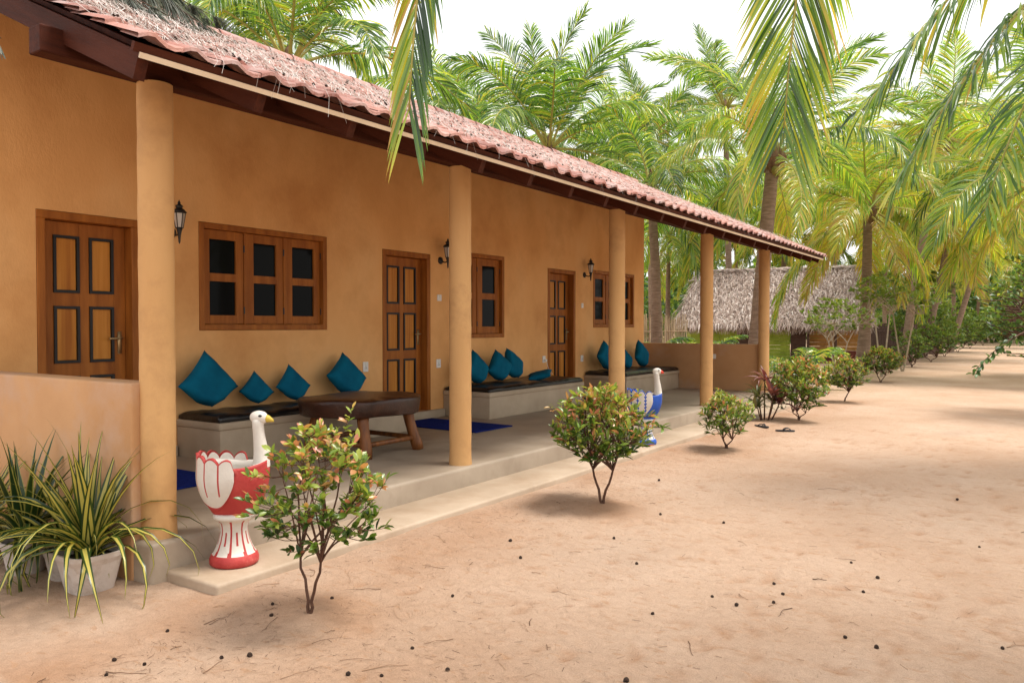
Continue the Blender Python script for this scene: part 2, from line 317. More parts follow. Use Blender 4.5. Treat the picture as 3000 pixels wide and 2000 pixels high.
for bx, by in BUSHES: damp_shade = np.maximum(damp_shade, np.clip(0.9 * np.exp(-(((gx - bx) ** 2 + (gy - by) ** 2) / 0.16)) * (0.4 + nzz), 0, 1))  # brownish soil round each shrub, with the dark of its shadow painted in
damp_shade = np.maximum(damp_shade, np.clip(0.6 * np.exp(-((gx + 2.6) / 1.1) ** 2 - ((gy - 1.9) / 0.9) ** 2) * nzz, 0, 1))
gv = np.stack([gx, gy, gzz], -1).reshape(-1, 3)
ii = (np.arange(nx - 1)[:, None] * ny + np.arange(ny - 1)[None, :]).reshape(-1)
gf = np.stack([ii, ii + ny, ii + ny + 1, ii + 1], -1)
gme = bpy.data.meshes.new('sand_ground'); gme.from_pydata(gv.tolist(), [], gf.tolist())
gme.polygons.foreach_set('use_smooth', [True] * len(gme.polygons)); _a = gme.attributes.new('turned_shade', 'FLOAT', 'POINT'); _a.data.foreach_set('value', damp_shade.reshape(-1))
m, n, l = new_mat('sand')
_o = n.new('ShaderNodeOutputMaterial'); _b = n.new('ShaderNodeBsdfPrincipled')
t1 = tex_noise(n, l, 0.55, 6, 0.6); r1 = ramp(n, [(0.3, (0.45, 0.295, 0.20)), (0.5, (0.51, 0.355, 0.255)), (0.7, (0.55, 0.40, 0.30))]); l.new(t1.outputs[0], r1.inputs[0])
t2 = tex_noise(n, l, 5.0, 8, 0.7); r2 = ramp(n, [(0.56, (0, 0, 0)), (0.74, (0.55, 0.55, 0.55))]); l.new(t2.outputs[0], r2.inputs[0])
mx = n.new('ShaderNodeMixRGB'); mx.inputs[2].default_value = (0.38, 0.205, 0.11, 1); l.new(r2.outputs[0], mx.inputs[0]); l.new(r1.outputs[0], mx.inputs[1])
at_d = n.new('ShaderNodeAttribute'); at_d.attribute_name = 'turned_shade'; md = n.new('ShaderNodeMath'); md.operation = 'MULTIPLY'; md.inputs[1].default_value = 0.7; l.new(at_d.outputs['Fac'], md.inputs[0])
mx0 = mx; mx = n.new('ShaderNodeMixRGB'); mx.inputs[2].default_value = (0.36, 0.185, 0.095, 1); l.new(md.outputs[0], mx.inputs[0]); l.new(mx0.outputs[0], mx.inputs[1])   # moist sand in scuffs, brown step strip, shrub soil with painted-in shadow
t5 = tex_noise(n, l, 11, 3, 0.5, stretch=(1.0, 2.6, 1.0), dist=0.6); r5 = ramp(n, [(0.62, (0, 0, 0)), (0.67, (0.6, 0.6, 0.6))]); l.new(t5.outputs[0], r5.inputs[0])
mx5 = n.new('ShaderNodeMixRGB'); mx5.inputs[2].default_value = (0.43, 0.25, 0.145, 1); l.new(r5.outputs[0], mx5.inputs[0]); l.new(mx.outputs[0], mx5.inputs[1]); mx = mx5   # small scuffs
t4 = tex_noise(n, l, 220, 2, 0.5); r4 = ramp(n, [(0.3, (0.80, 0.78, 0.76)), (0.6, (1.0, 1.0, 1.0)), (0.8, (1.08, 1.08, 1.08))]); l.new(t4.outputs[0], r4.inputs[0])
mu = n.new('ShaderNodeMixRGB'); mu.blend_type = 'MULTIPLY'; mu.inputs[0].default_value = 1; l.new(mx.outputs[0], mu.inputs[1]); l.new(r4.outputs[0], mu.inputs[2])
l.new(mu.outputs[0], _b.inputs['Base Color']); _b.inputs['Roughness'].default_value = 0.95; _b.inputs['Specular IOR Level'].default_value = 0.12
t3 = tex_noise(n, l, 17, 10, 0.72, dist=0.4); bp = n.new('ShaderNodeBump'); bp.inputs['Strength'].default_value = 0.9; bp.inputs['Distance'].default_value = 0.035
l.new(t3.outputs[0], bp.inputs['Height']); l.new(bp.outputs[0], _b.inputs['Normal']); l.new(_b.outputs[0], _o.inputs[0])
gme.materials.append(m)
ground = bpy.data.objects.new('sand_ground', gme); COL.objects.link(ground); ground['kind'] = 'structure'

# ---------------------------------------------------------------- the guest house
WX = -6.72; FZ = 0.23; SZ = 0.062; CX = -4.24; COLY = [2.61, 5.46, 8.52, 11.56, 14.52]
CTOP = 2.83; Y0, Y1 = 2.47, 14.72
EX, EZ = -3.50, 2.775; RX, RZ = -7.50, 4.58             # eave and ridge of the front slope
SL = (RZ - EZ) / (EX - RX)
RY0, RY1 = 2.02, 15.70
house = thing('guest_house', 'long ochre guest house with tiled roof and columned veranda', 'house', (-7.0, 8.6, 0))
def roof_z(x): return EZ + (EX - x) * SL
DOORS = [(3.10, 3.97), (7.10, 8.01), (10.98, 11.90)]
WINS = [(4.57, 6.20, 1.40, 2.45, 3), (8.50, 9.73, 1.27, 2.48, 2), (12.55, 14.26, 1.41, 2.45, 3)]
DZ0, DZ1 = FZ + 0.10, FZ + 2.16
# front wall with openings and reveals
holes = [(a, b, DZ0, DZ1) for a, b in DOORS] + [(a, b, c, d) for a, b, c, d, _ in WINS]
by = sorted(set([1.9, Y1] + [h[i] for h in holes for i in (0, 1)])); bz = sorted(set([0.0, 4.24] + [h[i] for h in holes for i in (2, 3)]))
mb = MB()
for i in range(len(by) - 1):
    for j in range(len(bz) - 1):
        cy, cz = (by[i] + by[i + 1]) / 2, (bz[j] + bz[j + 1]) / 2
        if any(h[0] < cy < h[1] and h[2] < cz < h[3] for h in holes): continue
        mb.add([(WX, by[i], bz[j]), (WX, by[i + 1], bz[j]), (WX, by[i + 1], bz[j + 1]), (WX, by[i], bz[j + 1])], [(0, 1, 2, 3)])
        mb.add([(WX - 0.22, by[i], bz[j]), (WX - 0.22, by[i + 1], bz[j]), (WX - 0.22, by[i + 1], bz[j + 1]), (WX - 0.22, by[i], bz[j + 1])], [(3, 2, 1, 0)])
for a, b, c, d in holes:
    for q in ([(WX, a, c), (WX, a, d), (WX - .22, a, d), (WX - .22, a, c)], [(WX, b, d), (WX, b, c), (WX - .22, b, c), (WX - .22, b, d)],
              [(WX, a, d), (WX, b, d), (WX - .22, b, d), (WX - .22, a, d)], [(WX, b, c), (WX, a, c), (WX - .22, a, c), (WX - .22, b, c)]):
        mb.add(q, [(0, 1, 2, 3)])
mb.add([(WX, Y1, 0), (WX - .22, Y1, 0), (WX - .22, Y1, 4.24), (WX, Y1, 4.24)], [(0, 1, 2, 3)])
mb.build('wall', M['plaster'], house)
# side and back walls (gables follow the roof)
mb = MB()
for y in (1.9, Y1 - 0.22):
    for yy, fl in ((y, 0), (y + 0.22, 1)):
        f = [(WX - .22, yy, 0), (-10.9, yy, 0), (-10.9, yy, roof_z(-4.1)), (RX, yy, RZ - 0.08), (WX - .22, yy, roof_z(WX - .22) - 0.06)]
        mb.add(f, [(0, 1, 2, 3, 4) if fl == 0 else (4, 3, 2, 1, 0)])
mb.box(-11.1, -10.9, 1.9, Y1, 0, 2.9)
mb.build('wall', M['plaster'], house)
mb = MB(); mb.box(-10.9, WX - 0.22, 2.12, Y1 - 0.22, 0.2, 0.33); mb.build('room_floor', M['concrete'], house)
# veranda floor and low step
mb = MB(); mb.rbox(WX + 0.003, -4.10, Y0 + 0.004, Y1 + 0.06, -0.2, FZ, 0.028, 3); smooth_by_angle(mb.build('veranda_floor', M['concrete'], house))
mb = MB(); mb.rbox(-4.18, -3.64, 2.57, Y1 + 0.05, -0.2, SZ, 0.02, 3); smooth_by_angle(mb.build('low_step', M['step'], house))
for a, b in ((2.72, 4.31), (6.9, 8.26), (10.8, 12.2)):
    mb = MB(); mb.rbox(WX + 0.004, WX + 0.05, a + .002, b - .002, FZ - 0.02, DZ0 + 0.002, 0.008, 2); smooth_by_angle(mb.build('skirting', M['bench'], house))
# columns
for i, y in enumerate(COLY):
    mb = MB(); pr = []
    for k in range(27):
        t = k / 26; pr.append((0.097 + 0.0015 * math.sin(k * 2.1 + i) + (0.006 if k == 0 else 0), 0.2 + (CTOP - 0.2) * t))
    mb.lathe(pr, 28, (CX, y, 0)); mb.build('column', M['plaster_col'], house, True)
# parapets
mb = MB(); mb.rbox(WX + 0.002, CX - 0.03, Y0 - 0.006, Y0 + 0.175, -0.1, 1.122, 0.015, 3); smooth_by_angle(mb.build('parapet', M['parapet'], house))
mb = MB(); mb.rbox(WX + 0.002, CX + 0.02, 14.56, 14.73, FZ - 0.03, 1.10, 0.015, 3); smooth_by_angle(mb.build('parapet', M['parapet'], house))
# benches: body with a lip along the top
for a, b in ((4.31, 6.90), (8.26, 10.80), (12.20, 14.555)):
    mb = MB(); fx = -6.05 if a < 5 else (-5.93 if a < 9 else -5.88)
    mb.rbox(WX + 0.003, fx - 0.012, a + 0.012, b - 0.012, FZ - 0.02, FZ + 0.30, 0.012, 2); mb.rbox(WX + 0.003, fx, a, b, FZ + 0.275, FZ + 0.345, 0.02, 3)
    smooth_by_angle(mb.build('bench', M['bench'], house))
# beam on the columns, wall plate, rafters
mb = MB(); mb.rbox(CX - 0.06, CX + 0.06, 1.96, 15.62, CTOP - 0.002, CTOP + 0.135, 0.006, 1); mb.build('beam', M['beam'], house)
ry = 2.10; k = 0
ca = math.atan(SL); cs, sn = math.cos(ca), math.sin(ca)
mb_r = MB(); mb_r.box(-0.028, 0.028, -0.05, 4.50, -0.13, 0.0)   # a rafter: y runs up the slope
raf = mb_r.mesh('rafter', M['beam'])
# local x -> +Y, y -> up the slope, z -> roof normal
SLOPE = Matrix(((0, -cs, sn, EX), (1, 0, 0, 0), (0, sn, cs, EZ), (0, 0, 0, 1)))
while ry < 15.66:
    o = link('rafter', raf, house, True); o.matrix_local = Matrix.Translation(-Vector(house.location)) @ Matrix.Translation((0, ry, 0)) @ SLOPE @ Matrix.Translation((0, 0.02, -0.045))
    ry += 0.678
# boards under the tiles, fascia and the cream strip along the eave
def slope_box(mb, y0, y1, s0, s1, z0, z1):
    b = len(mb.v); mb.box(y0, y1, s0, s1, z0, z1)
    for i in range(b, len(mb.v)): mb.v[i] = tuple(SLOPE @ Vector(mb.v[i]))
mb = MB(); slope_box(mb, RY0 + 0.10, RY1 - 0.03, 0.03, 4.42, -0.042, -0.018)
roof = mb.build('roof', M['beam'], house)
mb = MB()
mb.add([(RX, RY0, RZ - 0.03), (RX, RY1, RZ - 0.03), (-11.6, RY1, EZ), (-11.6, RY0, EZ), (RX, RY0, RZ - 0.06), (RX, RY1, RZ - 0.06), (-11.6, RY1, EZ - .04), (-11.6, RY0, EZ - .04)],
       [(0, 1, 2, 3), (7, 6, 5, 4), (0, 3, 7, 4), (1, 5, 6, 2), (2, 6, 7, 3)]); mb.build('rear_slope', M['tile'], roof)
mb = MB(); slope_box(mb, 2.03, RY1 - 0.02, -0.055, -0.030, -0.050, -0.006); mb.build('fascia', M['beam'], roof)
mb = MB(); slope_box(mb, 2.06, RY1 - 0.04, -0.067, -0.056, -0.070, -0.044); mb.build('eave_strip', M['strip'], roof)
mb = MB(); slope_box(mb, RY0 + 0.13, RY0 + 0.155, 0.02, 4.45, -0.095, -0.044); mb.build('barge_board', M['beam'], roof)
mb = MB(); slope_box(mb, RY1 - 0.045, RY1 - 0.02, 0.0, 4.45, -0.15, -0.018); mb.build('barge_board', M['beam'], roof)
# clay tiles: pan with a raised roll and a scalloped lip; the 300 nearest are parts of their own
TW, TE = 0.225, 0.285
def tile_shape(seed):
    r_ = random.Random(seed); mb = MB(); prof = [(-0.118, 0.010), (-0.085, 0.030), (-0.05, 0.036), (-0.015, 0.022), (0.03, 0.004), (0.075, 0.000), (0.112, 0.012)]
    vs = []; rows = [(-0.03, 0.030), (-0.022, 0.034), (0.12, 0.020), (0.33, 0.0)]
    for s_, lift in rows:
        for x, z in prof:
            lip = -0.018 * max(0, z - 0.008) / 0.028 if s_ < -0.01 else 0
            vs.append((x, s_ + lip, z + lift + r_.uniform(-0.0012, 0.0012)))
    q = len(prof); fs = [(i * q + j, i * q + j + 1, (i + 1) * q + j + 1, (i + 1) * q + j) for i in range(len(rows) - 1) for j in range(q - 1)]
    b = len(vs)
    vs += [(x, y, z - 0.016) for x, y, z in vs[:q]]                    # thickness of the lip
    fs += [(b + j, b + j + 1, j + 1, j) for j in range(q - 1)]
    vs += [(x, 0.12, z + 0.004) for x, z in prof]; c = b + q
    fs += [(c + j + 1, b + j + 1, b + j, c + j) [::-1] for j in range(q - 1)]
    mb.add(vs, fs)
    return mb
tshapes = [tile_shape(s) for s in range(4)]; tmesh = [t.mesh('roof_tile', M['tile'], True) for t in tshapes]
tr = random.Random(5); tiles = []
ncol = int((RY1 - RY0) / TW); ncourse = 16
for c in range(ncourse):
    for k in range(ncol + 1):
        y = RY0 + TW * (k + 0.5) + (0.0 if c % 2 else 0.008) + tr.uniform(-0.006, 0.006)
        s_ = c * TE - 0.05 + tr.uniform(-0.012, 0.012)
        mat = Matrix.Translation((0, y, 0)) @ SLOPE @ Matrix.Translation((0, s_, -0.012 + tr.uniform(-.002, .005))) @ Euler((tr.uniform(-0.025, 0.02), tr.uniform(-0.03, 0.03), tr.uniform(-0.035, 0.035))).to_matrix().to_4x4()
        p = mat.translation; tiles.append(((p - cam.location).length, mat, min(0.99, max(0, tr.gauss(0.45, 0.25))), tr.randrange(4)))
tiles.sort(key=lambda t: t[0]); rest = MB()
for q, (d, mat, rv, sh) in enumerate(tiles):
    if q < 300:
        o = link('roof_tile', tmesh[sh], roof, True); o.matrix_local = mat; o.color = (rv, 0, 0, 1)
    else: rest.add([mat @ Vector(v) for v in tshapes[sh].v], tshapes[sh].f, rv)
rest.build('roof_tiles', M['tile'], roof, True)['kind'] = 'stuff'
cap = MB(); vs = []
for s_ in (0.0, 0.36):
    for j in range(9):
        a = math.pi * j / 8; rr = 0.125 - 0.02 * s_ / 0.36; vs.append((math.cos(a) * rr, s_, math.sin(a) * rr * 0.8))
cap.add(vs, [(j, j + 1, 9 + j + 1, 9 + j) for j in range(8)]); capm = cap.mesh('ridge_tile', M['tile'], True)
y = RY0
while y < RY1 - 0.1:
    o = link('ridge_tile', capm, roof, True); o.location = (RX, y, RZ + 0.0 + tr.uniform(-.006, .006)); o.rotation_euler = (0.03, 0, tr.uniform(-.02, .02)); o.color = (tr.uniform(0.2, 0.9), 0, 0, 1); y += 0.33
# fallen needles and small cones caught on the tiles
lit = MB(); lr = random.Random(9)
for k in range(9000):
    near = lr.random() ** 1.7; y = RY0 + 0.1 + near * (RY1 - RY0 - 0.2); s_ = lr.uniform(-0.04, 4.3)
    if lr.random() > 0.25 + 0.75 * math.exp(-(y - RY0) / 6): continue
    a = lr.gauss(math.pi / 2, 0.7); L = lr.uniform(0.06, 0.24); h = lr.uniform(0.035, 0.075); w = lr.uniform(0.0012, 0.0026)
    p = [(y, s_, h)]; 
    for q in range(3):
        a += lr.uniform(-0.5, 0.5); p.append((p[-1][0] + math.cos(a) * L / 3, p[-1][1] + math.sin(a) * L / 3, max(0.03, h + lr.uniform(-0.015, 0.03))))
    vs = []
    for q in p: vs += [SLOPE @ Vector((q[0] - w, q[1], q[2])), SLOPE @ Vector((q[0] + w, q[1], q[2] + 0.001))]
    lit.add(vs, [(0, 1, 3, 2), (2, 3, 5, 4), (4, 5, 7, 6)], lr.random())
for k in range(34):                                   # strands hanging over the lip of the eave
    y = RY0 + 0.4 + lr.random() ** 1.3 * 9; L = lr.uniform(0.04, 0.15); w = 0.0009; q = SLOPE @ Vector((y, -0.07, 0.03)); dx = lr.uniform(-.05, .05)
    lit.add([q + Vector((0, -w, 0.03)), q + Vector((0, w, 0.03)), q + Vector((0.03, w, -0.02)), q + Vector((0.03, -w, -0.02)), q + Vector((0.04, dx + w, -L)), q + Vector((0.04, dx - w, -L))], [(0, 1, 2, 3), (3, 2, 4, 5)], lr.random())
o = lit.build('needle_litter', M['litter']); o['kind'] = 'stuff'; tag(o, 'pale dead needles strewn over the clay roof tiles', 'needles')
litc = MB()
for k in range(520):
    y = RY0 + 0.15 + lr.random() ** 2.0 * 7; s_ = lr.uniform(0.1, 4.2); c = SLOPE @ Vector((y, s_, 0.055)); r_ = lr.uniform(0.008, 0.014)
    litc.add([c + Vector(d) * r_ for d in ((1, 0, 0), (-1, 0, 0), (0, 1.3, 0), (0, -1.3, 0), (0, 0, 1), (0, 0, -1))], [(0, 2, 4), (2, 1, 4), (1, 3, 4), (3, 0, 4), (2, 0, 5), (1, 2, 5), (3, 1, 5), (0, 3, 5)])
o = litc.build('roof_cones', M['cone']); o['kind'] = 'stuff'; tag(o, 'tiny dark cones lying on the roof tiles', 'cones')

# doors: frame, leaf, six panels with black mouldings, lever handle
for di, (a, b) in enumerate(DOORS):
    fx = WX + 0.008; mb = MB(); fw = 0.07
    mb.rbox(WX - .20, fx, a + .003, a + fw, DZ0 + .003, DZ1 - fw, .004, 1); mb.rbox(WX - .20, fx, b - fw, b - .003, DZ0 + .003, DZ1 - fw, .004, 1); mb.rbox(WX - .20, fx, a + .003, b - .003, DZ1 - fw + .001, DZ1 - .003, .004, 1)
    # leaf: stiles and rails
    x0, x1 = WX - 0.145, WX - 0.105; ya, yb = a + fw + .004, b - fw - .004; za, zb = DZ0 + .008, DZ1 - fw - .004
    st = 0.105; cw = (yb - ya - 3 * st) / 2 + 0.012; ys_ = [(ya + st, ya + st + cw), (yb - st - cw, yb - st)]
    zh = (zb - za - 0.20 - 0.11 - 2 * 0.11) / 3; zs_ = [(za + 0.20 + k * (zh + 0.11), za + 0.20 + k * (zh + 0.11) + zh) for k in range(3)]
    yb_ = sorted([ya, yb] + [v for q in ys_ for v in q]); zb_ = sorted([za, zb] + [v for q in zs_ for v in q])
    for i in range(5):
        for j in range(7):
            if i % 2 == 1 and j % 2 == 1: continue
            if i % 2 == 0 and j > 0: continue
            if i % 2 == 0: mb.box(x0, x1, yb_[i], yb_[i + 1], za, zb)
            else: mb.box(x0, x1 - 0.002, yb_[i] + .0005, yb_[i + 1] - .0005, zb_[j], zb_[j + 1])
    door = mb.build('door', M['wood'], house)
    for (p, q) in ys_:
        for (r_, s_) in zs_:
            mb = MB(); t = 0.024
            mb.box(x0 + .006, x1 + .012, p + .001, p + t, r_ + .001, s_ - .001); mb.box(x0 + .006, x1 + .012, q - t, q - .001, r_ + .001, s_ - .001)
            mb.box(x0 + .006, x1 + .011, p + t, q - t, r_ + .001, r_ + t); mb.box(x0 + .006, x1 + .011, p + t, q - t, s_ - t, s_ - .001); mb.build('moulding', M['black_trim'], door)
            mb = MB(); mb.rbox(x0 + .008, x1 - .006, p + t - .002, q - t + .002, r_ + t - .002, s_ - t + .002, .006, 1); mb.build('panel', M['panel'], door)
    mb = MB(); hy = yb - 0.055; hz = za + 0.98
    mb.rbox(x1, x1 + .008, hy - .02, hy + .02, hz - .12, hz + .08, .004, 1); mb.tube([(x1, hy, hz + .02), (x1 + .05, hy, hz + .02), (x1 + .058, hy - .02, hz + .02), (x1 + .056, hy - .12, hz + .015)], .009, 8)
    mb.build('handle', M['brass'], door, True)
# windows
for wi, (a, b, c, d, nl) in enumerate(WINS):
    mb = MB(); fw = 0.06; fx = WX + 0.008
    mb.rbox(WX - .16, fx, a + .003, a + fw, c + .003, d - .003, .004, 1); mb.rbox(WX - .16, fx, b - fw, b - .003, c + .003, d - .003, .004, 1)
    mb.rbox(WX - .16, fx, a + fw, b - fw, d - fw, d - .003, .004, 1); mb.rbox(WX - .16, fx, a + fw, b - fw, c + .003, c + fw, .004, 1)
    iw = (b - a - 2 * fw); lw = iw / nl
    for k in range(1, nl): mb.rbox(WX - .14, WX - .035, a + fw + k * lw - .018, a + fw + k * lw + .018, c + fw, d - fw, .003, 1)
    win = mb.build('window', M['wood'], house)
    for k in range(nl):
        l0 = a + fw + k * lw + (.020 if k else .003); l1 = a + fw + (k + 1) * lw - (.020 if k < nl - 1 else .003)
        z0, z1 = c + fw + .003, d - fw - .003; sw = 0.088; zm = (z0 + z1) / 2; xa, xb = WX - .085, WX - .045
        if lw > 0.53: sw = 0.10
        mb = MB(); mb.rbox(xa, xb, l0, l0 + sw, z0, z1, .004, 1); mb.rbox(xa, xb, l1 - sw, l1, z0, z1, .004, 1)
        for (r_, s_) in ((z0, z0 + sw), (zm - sw * .45, zm + sw * .45), (z1 - sw, z1)): mb.box(xa + .002, xb - .002, l0 + sw, l1 - sw, r_, s_)
        mb.build('sash', M['wood'], win)
        for (r_, s_) in ((z0 + sw, zm - sw * .45), (zm + sw * .45, z1 - sw)):
            mb = MB(); mb.box(xa + .012, xa + .017, l0 + sw, l1 - sw, r_, s_); o = mb.build('pane', M['glass'], win)
        for hz in (z0 + 0.14, z1 - 0.16):
            mb = MB(); mb.tube([(xb + .006, l1 + .004, hz - .035), (xb + .006, l1 + .004, hz + .035)], .007, 8); mb.build('hinge', M['iron'], win)
# ---------------------------------------------------------------- cushions, mattresses, mats
def pillow(size, thick, seed, flat_=False):
    r_ = random.Random(seed); n_ = 17; vs = []; fs = []
    for side in (1, -1):
        for i in range(n_):
            for j in range(n_):
                u, v = i / (n_ - 1) * 2 - 1, j / (n_ - 1) * 2 - 1
                pin = 1 - 0.10 * (1 - abs(v) ** 2) * abs(u) ** 4; pin2 = 1 - 0.10 * (1 - abs(u) ** 2) * abs(v) ** 4
                h = max(0, (1 - u ** 4) * (1 - v ** 4)) ** 0.55
                wr = 0.05 * math.sin(5 * u + 3 * v + seed) * (1 - u * u) * (1 - v * v) + 0.03 * math.sin(11 * v - 4 * u + seed) * h
                sag = -0.10 * (1 - u * u) * (u + v) * 0.3
                X_, Y_ = u * pin, v * pin2; s_ = (X_ + Y_) / 2; d_ = (X_ - Y_) / 2
                if not flat_ and s_ < -0.45: k_ = (-0.45 - s_); s_ += k_ * 0.62; d_ *= 1 + 0.5 * k_; h *= 1 + 0.6 * k_       # slumped where it stands
                s_ += 0.05 * math.sin(2.2 * d_ + seed); X_, Y_ = s_ + d_, s_ - d_
                vs.append((X_ * size / 2, Y_ * size / 2, side * thick / 2 * (h + wr + sag * 0.3)))
    q = n_ * n_
    for i in range(n_ - 1):
        for j in range(n_ - 1):
            a = i * n_ + j; f = (a, a + n_, a + n_ + 1, a + 1); fs.append(f); fs.append(tuple(q + k for k in f[::-1]))
    bm = bmesh.new(); bvs = [bm.verts.new(v) for v in vs]
    for f in fs: bm.faces.new([bvs[k] for k in f])
    bmesh.ops.remove_doubles(bm, verts=bm.verts, dist=0.0015)
    mb = MB(); mb.add_bm(bm); return mb
def put_cushion(y, x, z, size, label, lean=0.35, yaw=0.0, spin=math.pi / 4, seed=0, thick=0.17, flat=False):
    o = pillow(size, thick, seed, flat).build('cushion', M['cushion'], None, True)
    if flat: rot = Euler((R(8), R(-14), yaw)).to_matrix()
    else:   # stand the square on a corner, face it out of the wall (+X), lean it back
        rot = Matrix.Rotation(yaw, 3, 'Z') @ Matrix.Rotation(-lean, 3, 'Y') @ Matrix(((0, 0, 1), (1, 0, 0), (0, 1, 0))) @ Matrix.Rotation(spin, 3, 'Z')
    if not flat: z -= 0.20 * size * 1.414 / 2 * .9; size_tilt = random.Random(seed * 3 + 1).uniform(-.16, .16); rot = rot @ Matrix.Rotation(size_tilt, 3, 'Z')
    o.matrix_world = Matrix.Translation((x, y, z)) @ rot.to_4x4()
    return tag(o, label, 'cushion', 'blue cushions on the veranda benches')
BT = FZ + 0.345 + 0.075                                  # top of a mattress
put_cushion(4.52, -6.50, BT + 0.295, 0.473, 'large dark teal cushion on its corner under the window, by the lamp', 0.30, 0.05, seed=1)
put_cushion(5.10, -6.55, BT + 0.175, 0.292, 'smallest dark teal cushion on its corner under the three-leaf window', 0.28, -0.05, seed=2, thick=0.10)
put_cushion(5.56, -6.54, BT + 0.205, 0.341, 'middling dark teal cushion between the smallest one and the table', 0.28, 0.04, seed=3, thick=0.11)
put_cushion(6.30, -6.51, BT + 0.27, 0.440, 'dark teal cushion on its corner behind the table beside a wall socket', 0.32, 0.03, seed=4)
put_cushion(8.66, -6.44, BT + 0.255, 0.418, 'teal cushion on the middle bench, half behind a column', 0.30, 0.05, seed=5)
put_cushion(9.18, -6.42, BT + 0.245, 0.396, 'teal cushion upright in the middle of three on the middle bench', 0.26, -0.1, seed=6)
put_cushion(9.58, -6.44, BT + 0.25, 0.407, 'teal cushion standing beside the one that lies flat', 0.38, 0.1, seed=7)
put_cushion(9.93, -6.22, BT + 0.055, 0.374, 'teal cushion lying flat on the rumpled black mattress', seed=8, flat=True, yaw=0.5, thick=0.10)
put_cushion(12.46, -6.40, BT + 0.28, 0.462, 'tall teal cushion at the door end of the last bench', 0.26, 0.0, seed=9)
put_cushion(12.93, -6.46, BT + 0.22, 0.374, 'smaller teal cushion beside the tall one on the last bench', 0.28, 0.05, seed=10, thick=0.11)
put_cushion(13.40, -6.46, BT + 0.20, 0.341, 'smallest teal cushion on the last bench, beside the column', 0.28, 0.0, seed=11, thick=0.11)
put_cushion(13.98, -6.42, BT + 0.28, 0.462, 'teal cushion in the corner of the last bench near the end parapet', 0.24, 0.05, seed=12)
def mattress(y0, y1, x1, label, seed, lump=None):
    xs_ = np.linspace(WX + 0.03, x1, 24); ys_ = np.linspace(y0, y1, 90); vs = []; fs = []; ny_ = len(ys_)
    X, Y = np.meshgrid(xs_, ys_, indexing='ij'); zt = 0.068 + 0.009 * value_noise(X + Y * 0.3, Y, 0.16, seed) + 0.005 * value_noise(X, Y, 0.07, seed + 1)
    e = np.minimum(np.minimum(X - xs_[0], xs_[-1] - X), np.minimum(Y - ys_[0], ys_[-1] - Y)); zt = zt - 0.030 * np.exp(-e / 0.02)
    if lump: zt = zt + lump[2] * np.exp(-((X - lump[0]) / .16) ** 2 - ((Y - lump[1]) / .28) ** 2) * (1 + 0.4 * value_noise(X, Y, 0.09, seed + 3))
    z0 = FZ + 0.346
    for i in range(len(xs_)):
        for j in range(ny_): vs.append((xs_[i], ys_[j], z0 + zt[i, j]))
    fs += [(i * ny_ + j, (i + 1) * ny_ + j, (i + 1) * ny_ + j + 1, i * ny_ + j + 1) for i in range(len(xs_) - 1) for j in range(ny_ - 1)]
    ring = [i * ny_ for i in range(len(xs_))] + [(len(xs_) - 1) * ny_ + j for j in range(1, ny_)] + [i * ny_ + ny_ - 1 for i in range(len(xs_) - 2, -1, -1)] + [j for j in range(ny_ - 2, 0, -1)]
    b = len(vs); cx_, cy_ = (xs_[0] + xs_[-1]) / 2, (y0 + y1) / 2
    vs += [(vs[k][0] + math.copysign(0.006, vs[k][0] - cx_), vs[k][1], z0 + 0.022) for k in ring] + [(vs[k][0], vs[k][1], z0) for k in ring]; m_ = len(ring)
    for q in range(m_):
        w = (q + 1) % m_; fs += [(ring[q], b + q, b + w, ring[w]), (b + q, b + m_ + q, b + m_ + w, b + w)]
    mb = MB(); mb.add(vs, fs); o = mb.build('mattress', M['vinyl'], None, True)
    return tag(o, label, 'mattress', 'black mattresses on the benches')
mattress(4.33, 6.88, -6.085, 'thin black mattress on the bench behind the wooden table', 3)
mattress(8.28, 10.78, -5.955, 'black mattress rumpled into a heap, on the middle bench', 8, (-6.40, 10.05, 0.055))
mattress(12.22, 14.53, -5.90, 'shiny black mattress on the last bench against the end parapet', 13)
def floor_mat(y0, y1, x0, x1, label, a):
    mb = MB(); mb.rbox(-(x1 - x0) / 2, (x1 - x0) / 2, -(y1 - y0) / 2, (y1 - y0) / 2, 0, 0.014, 0.005, 1); o = mb.build('floor_mat', M['mat'])
    o.location = ((x0 + x1) / 2, (y0 + y1) / 2, FZ + 0.0015); o.rotation_euler.z = R(a); tag(o, label, 'mat', 'blue door mats')
floor_mat(3.13, 3.88, -6.62, -5.30, 'deep blue floor mat beside the parapet and the red goose', 1)
floor_mat(7.13, 7.86, -6.60, -5.30, 'deep blue floor mat between the table and the column', -1)
floor_mat(11.02, 11.78, -6.60, -5.32, 'deep blue floor mat before the door between the last two benches', 0)

# ---------------------------------------------------------------- table: thick D-shaped slab on four log legs
tb = thing('wooden_table', 'low rustic table with thick dark slab top on log legs', 'table', (-5.50, 5.52, FZ))
mb = MB(); outl = []; tr2 = random.Random(3); nseg = 44
for k in range(nseg):
    a = 2 * math.pi * k / nseg; c_, s_ = math.cos(a), math.sin(a)
    rr = 1.0 + 0.03 * math.sin(3 * a + 1) + 0.02 * math.sin(7 * a) + tr2.uniform(-.012, .012)
    outl.append((math.copysign(abs(c_) ** 0.85, c_) * 0.50 * rr, math.copysign(abs(s_) ** 0.8, s_) * 0.60 * rr))
levels = [(0.93, 0.372), (0.97, 0.385), (0.985, 0.44), (1.0, 0.50), (0.995, 0.522), (0.975, 0.533), (0.5, 0.534)]
vs = [(x * f, y * f, z + 0.006 * math.sin(9 * x + 7 * y + z * 30)) for f, z in levels for x, y in outl]; m_ = nseg
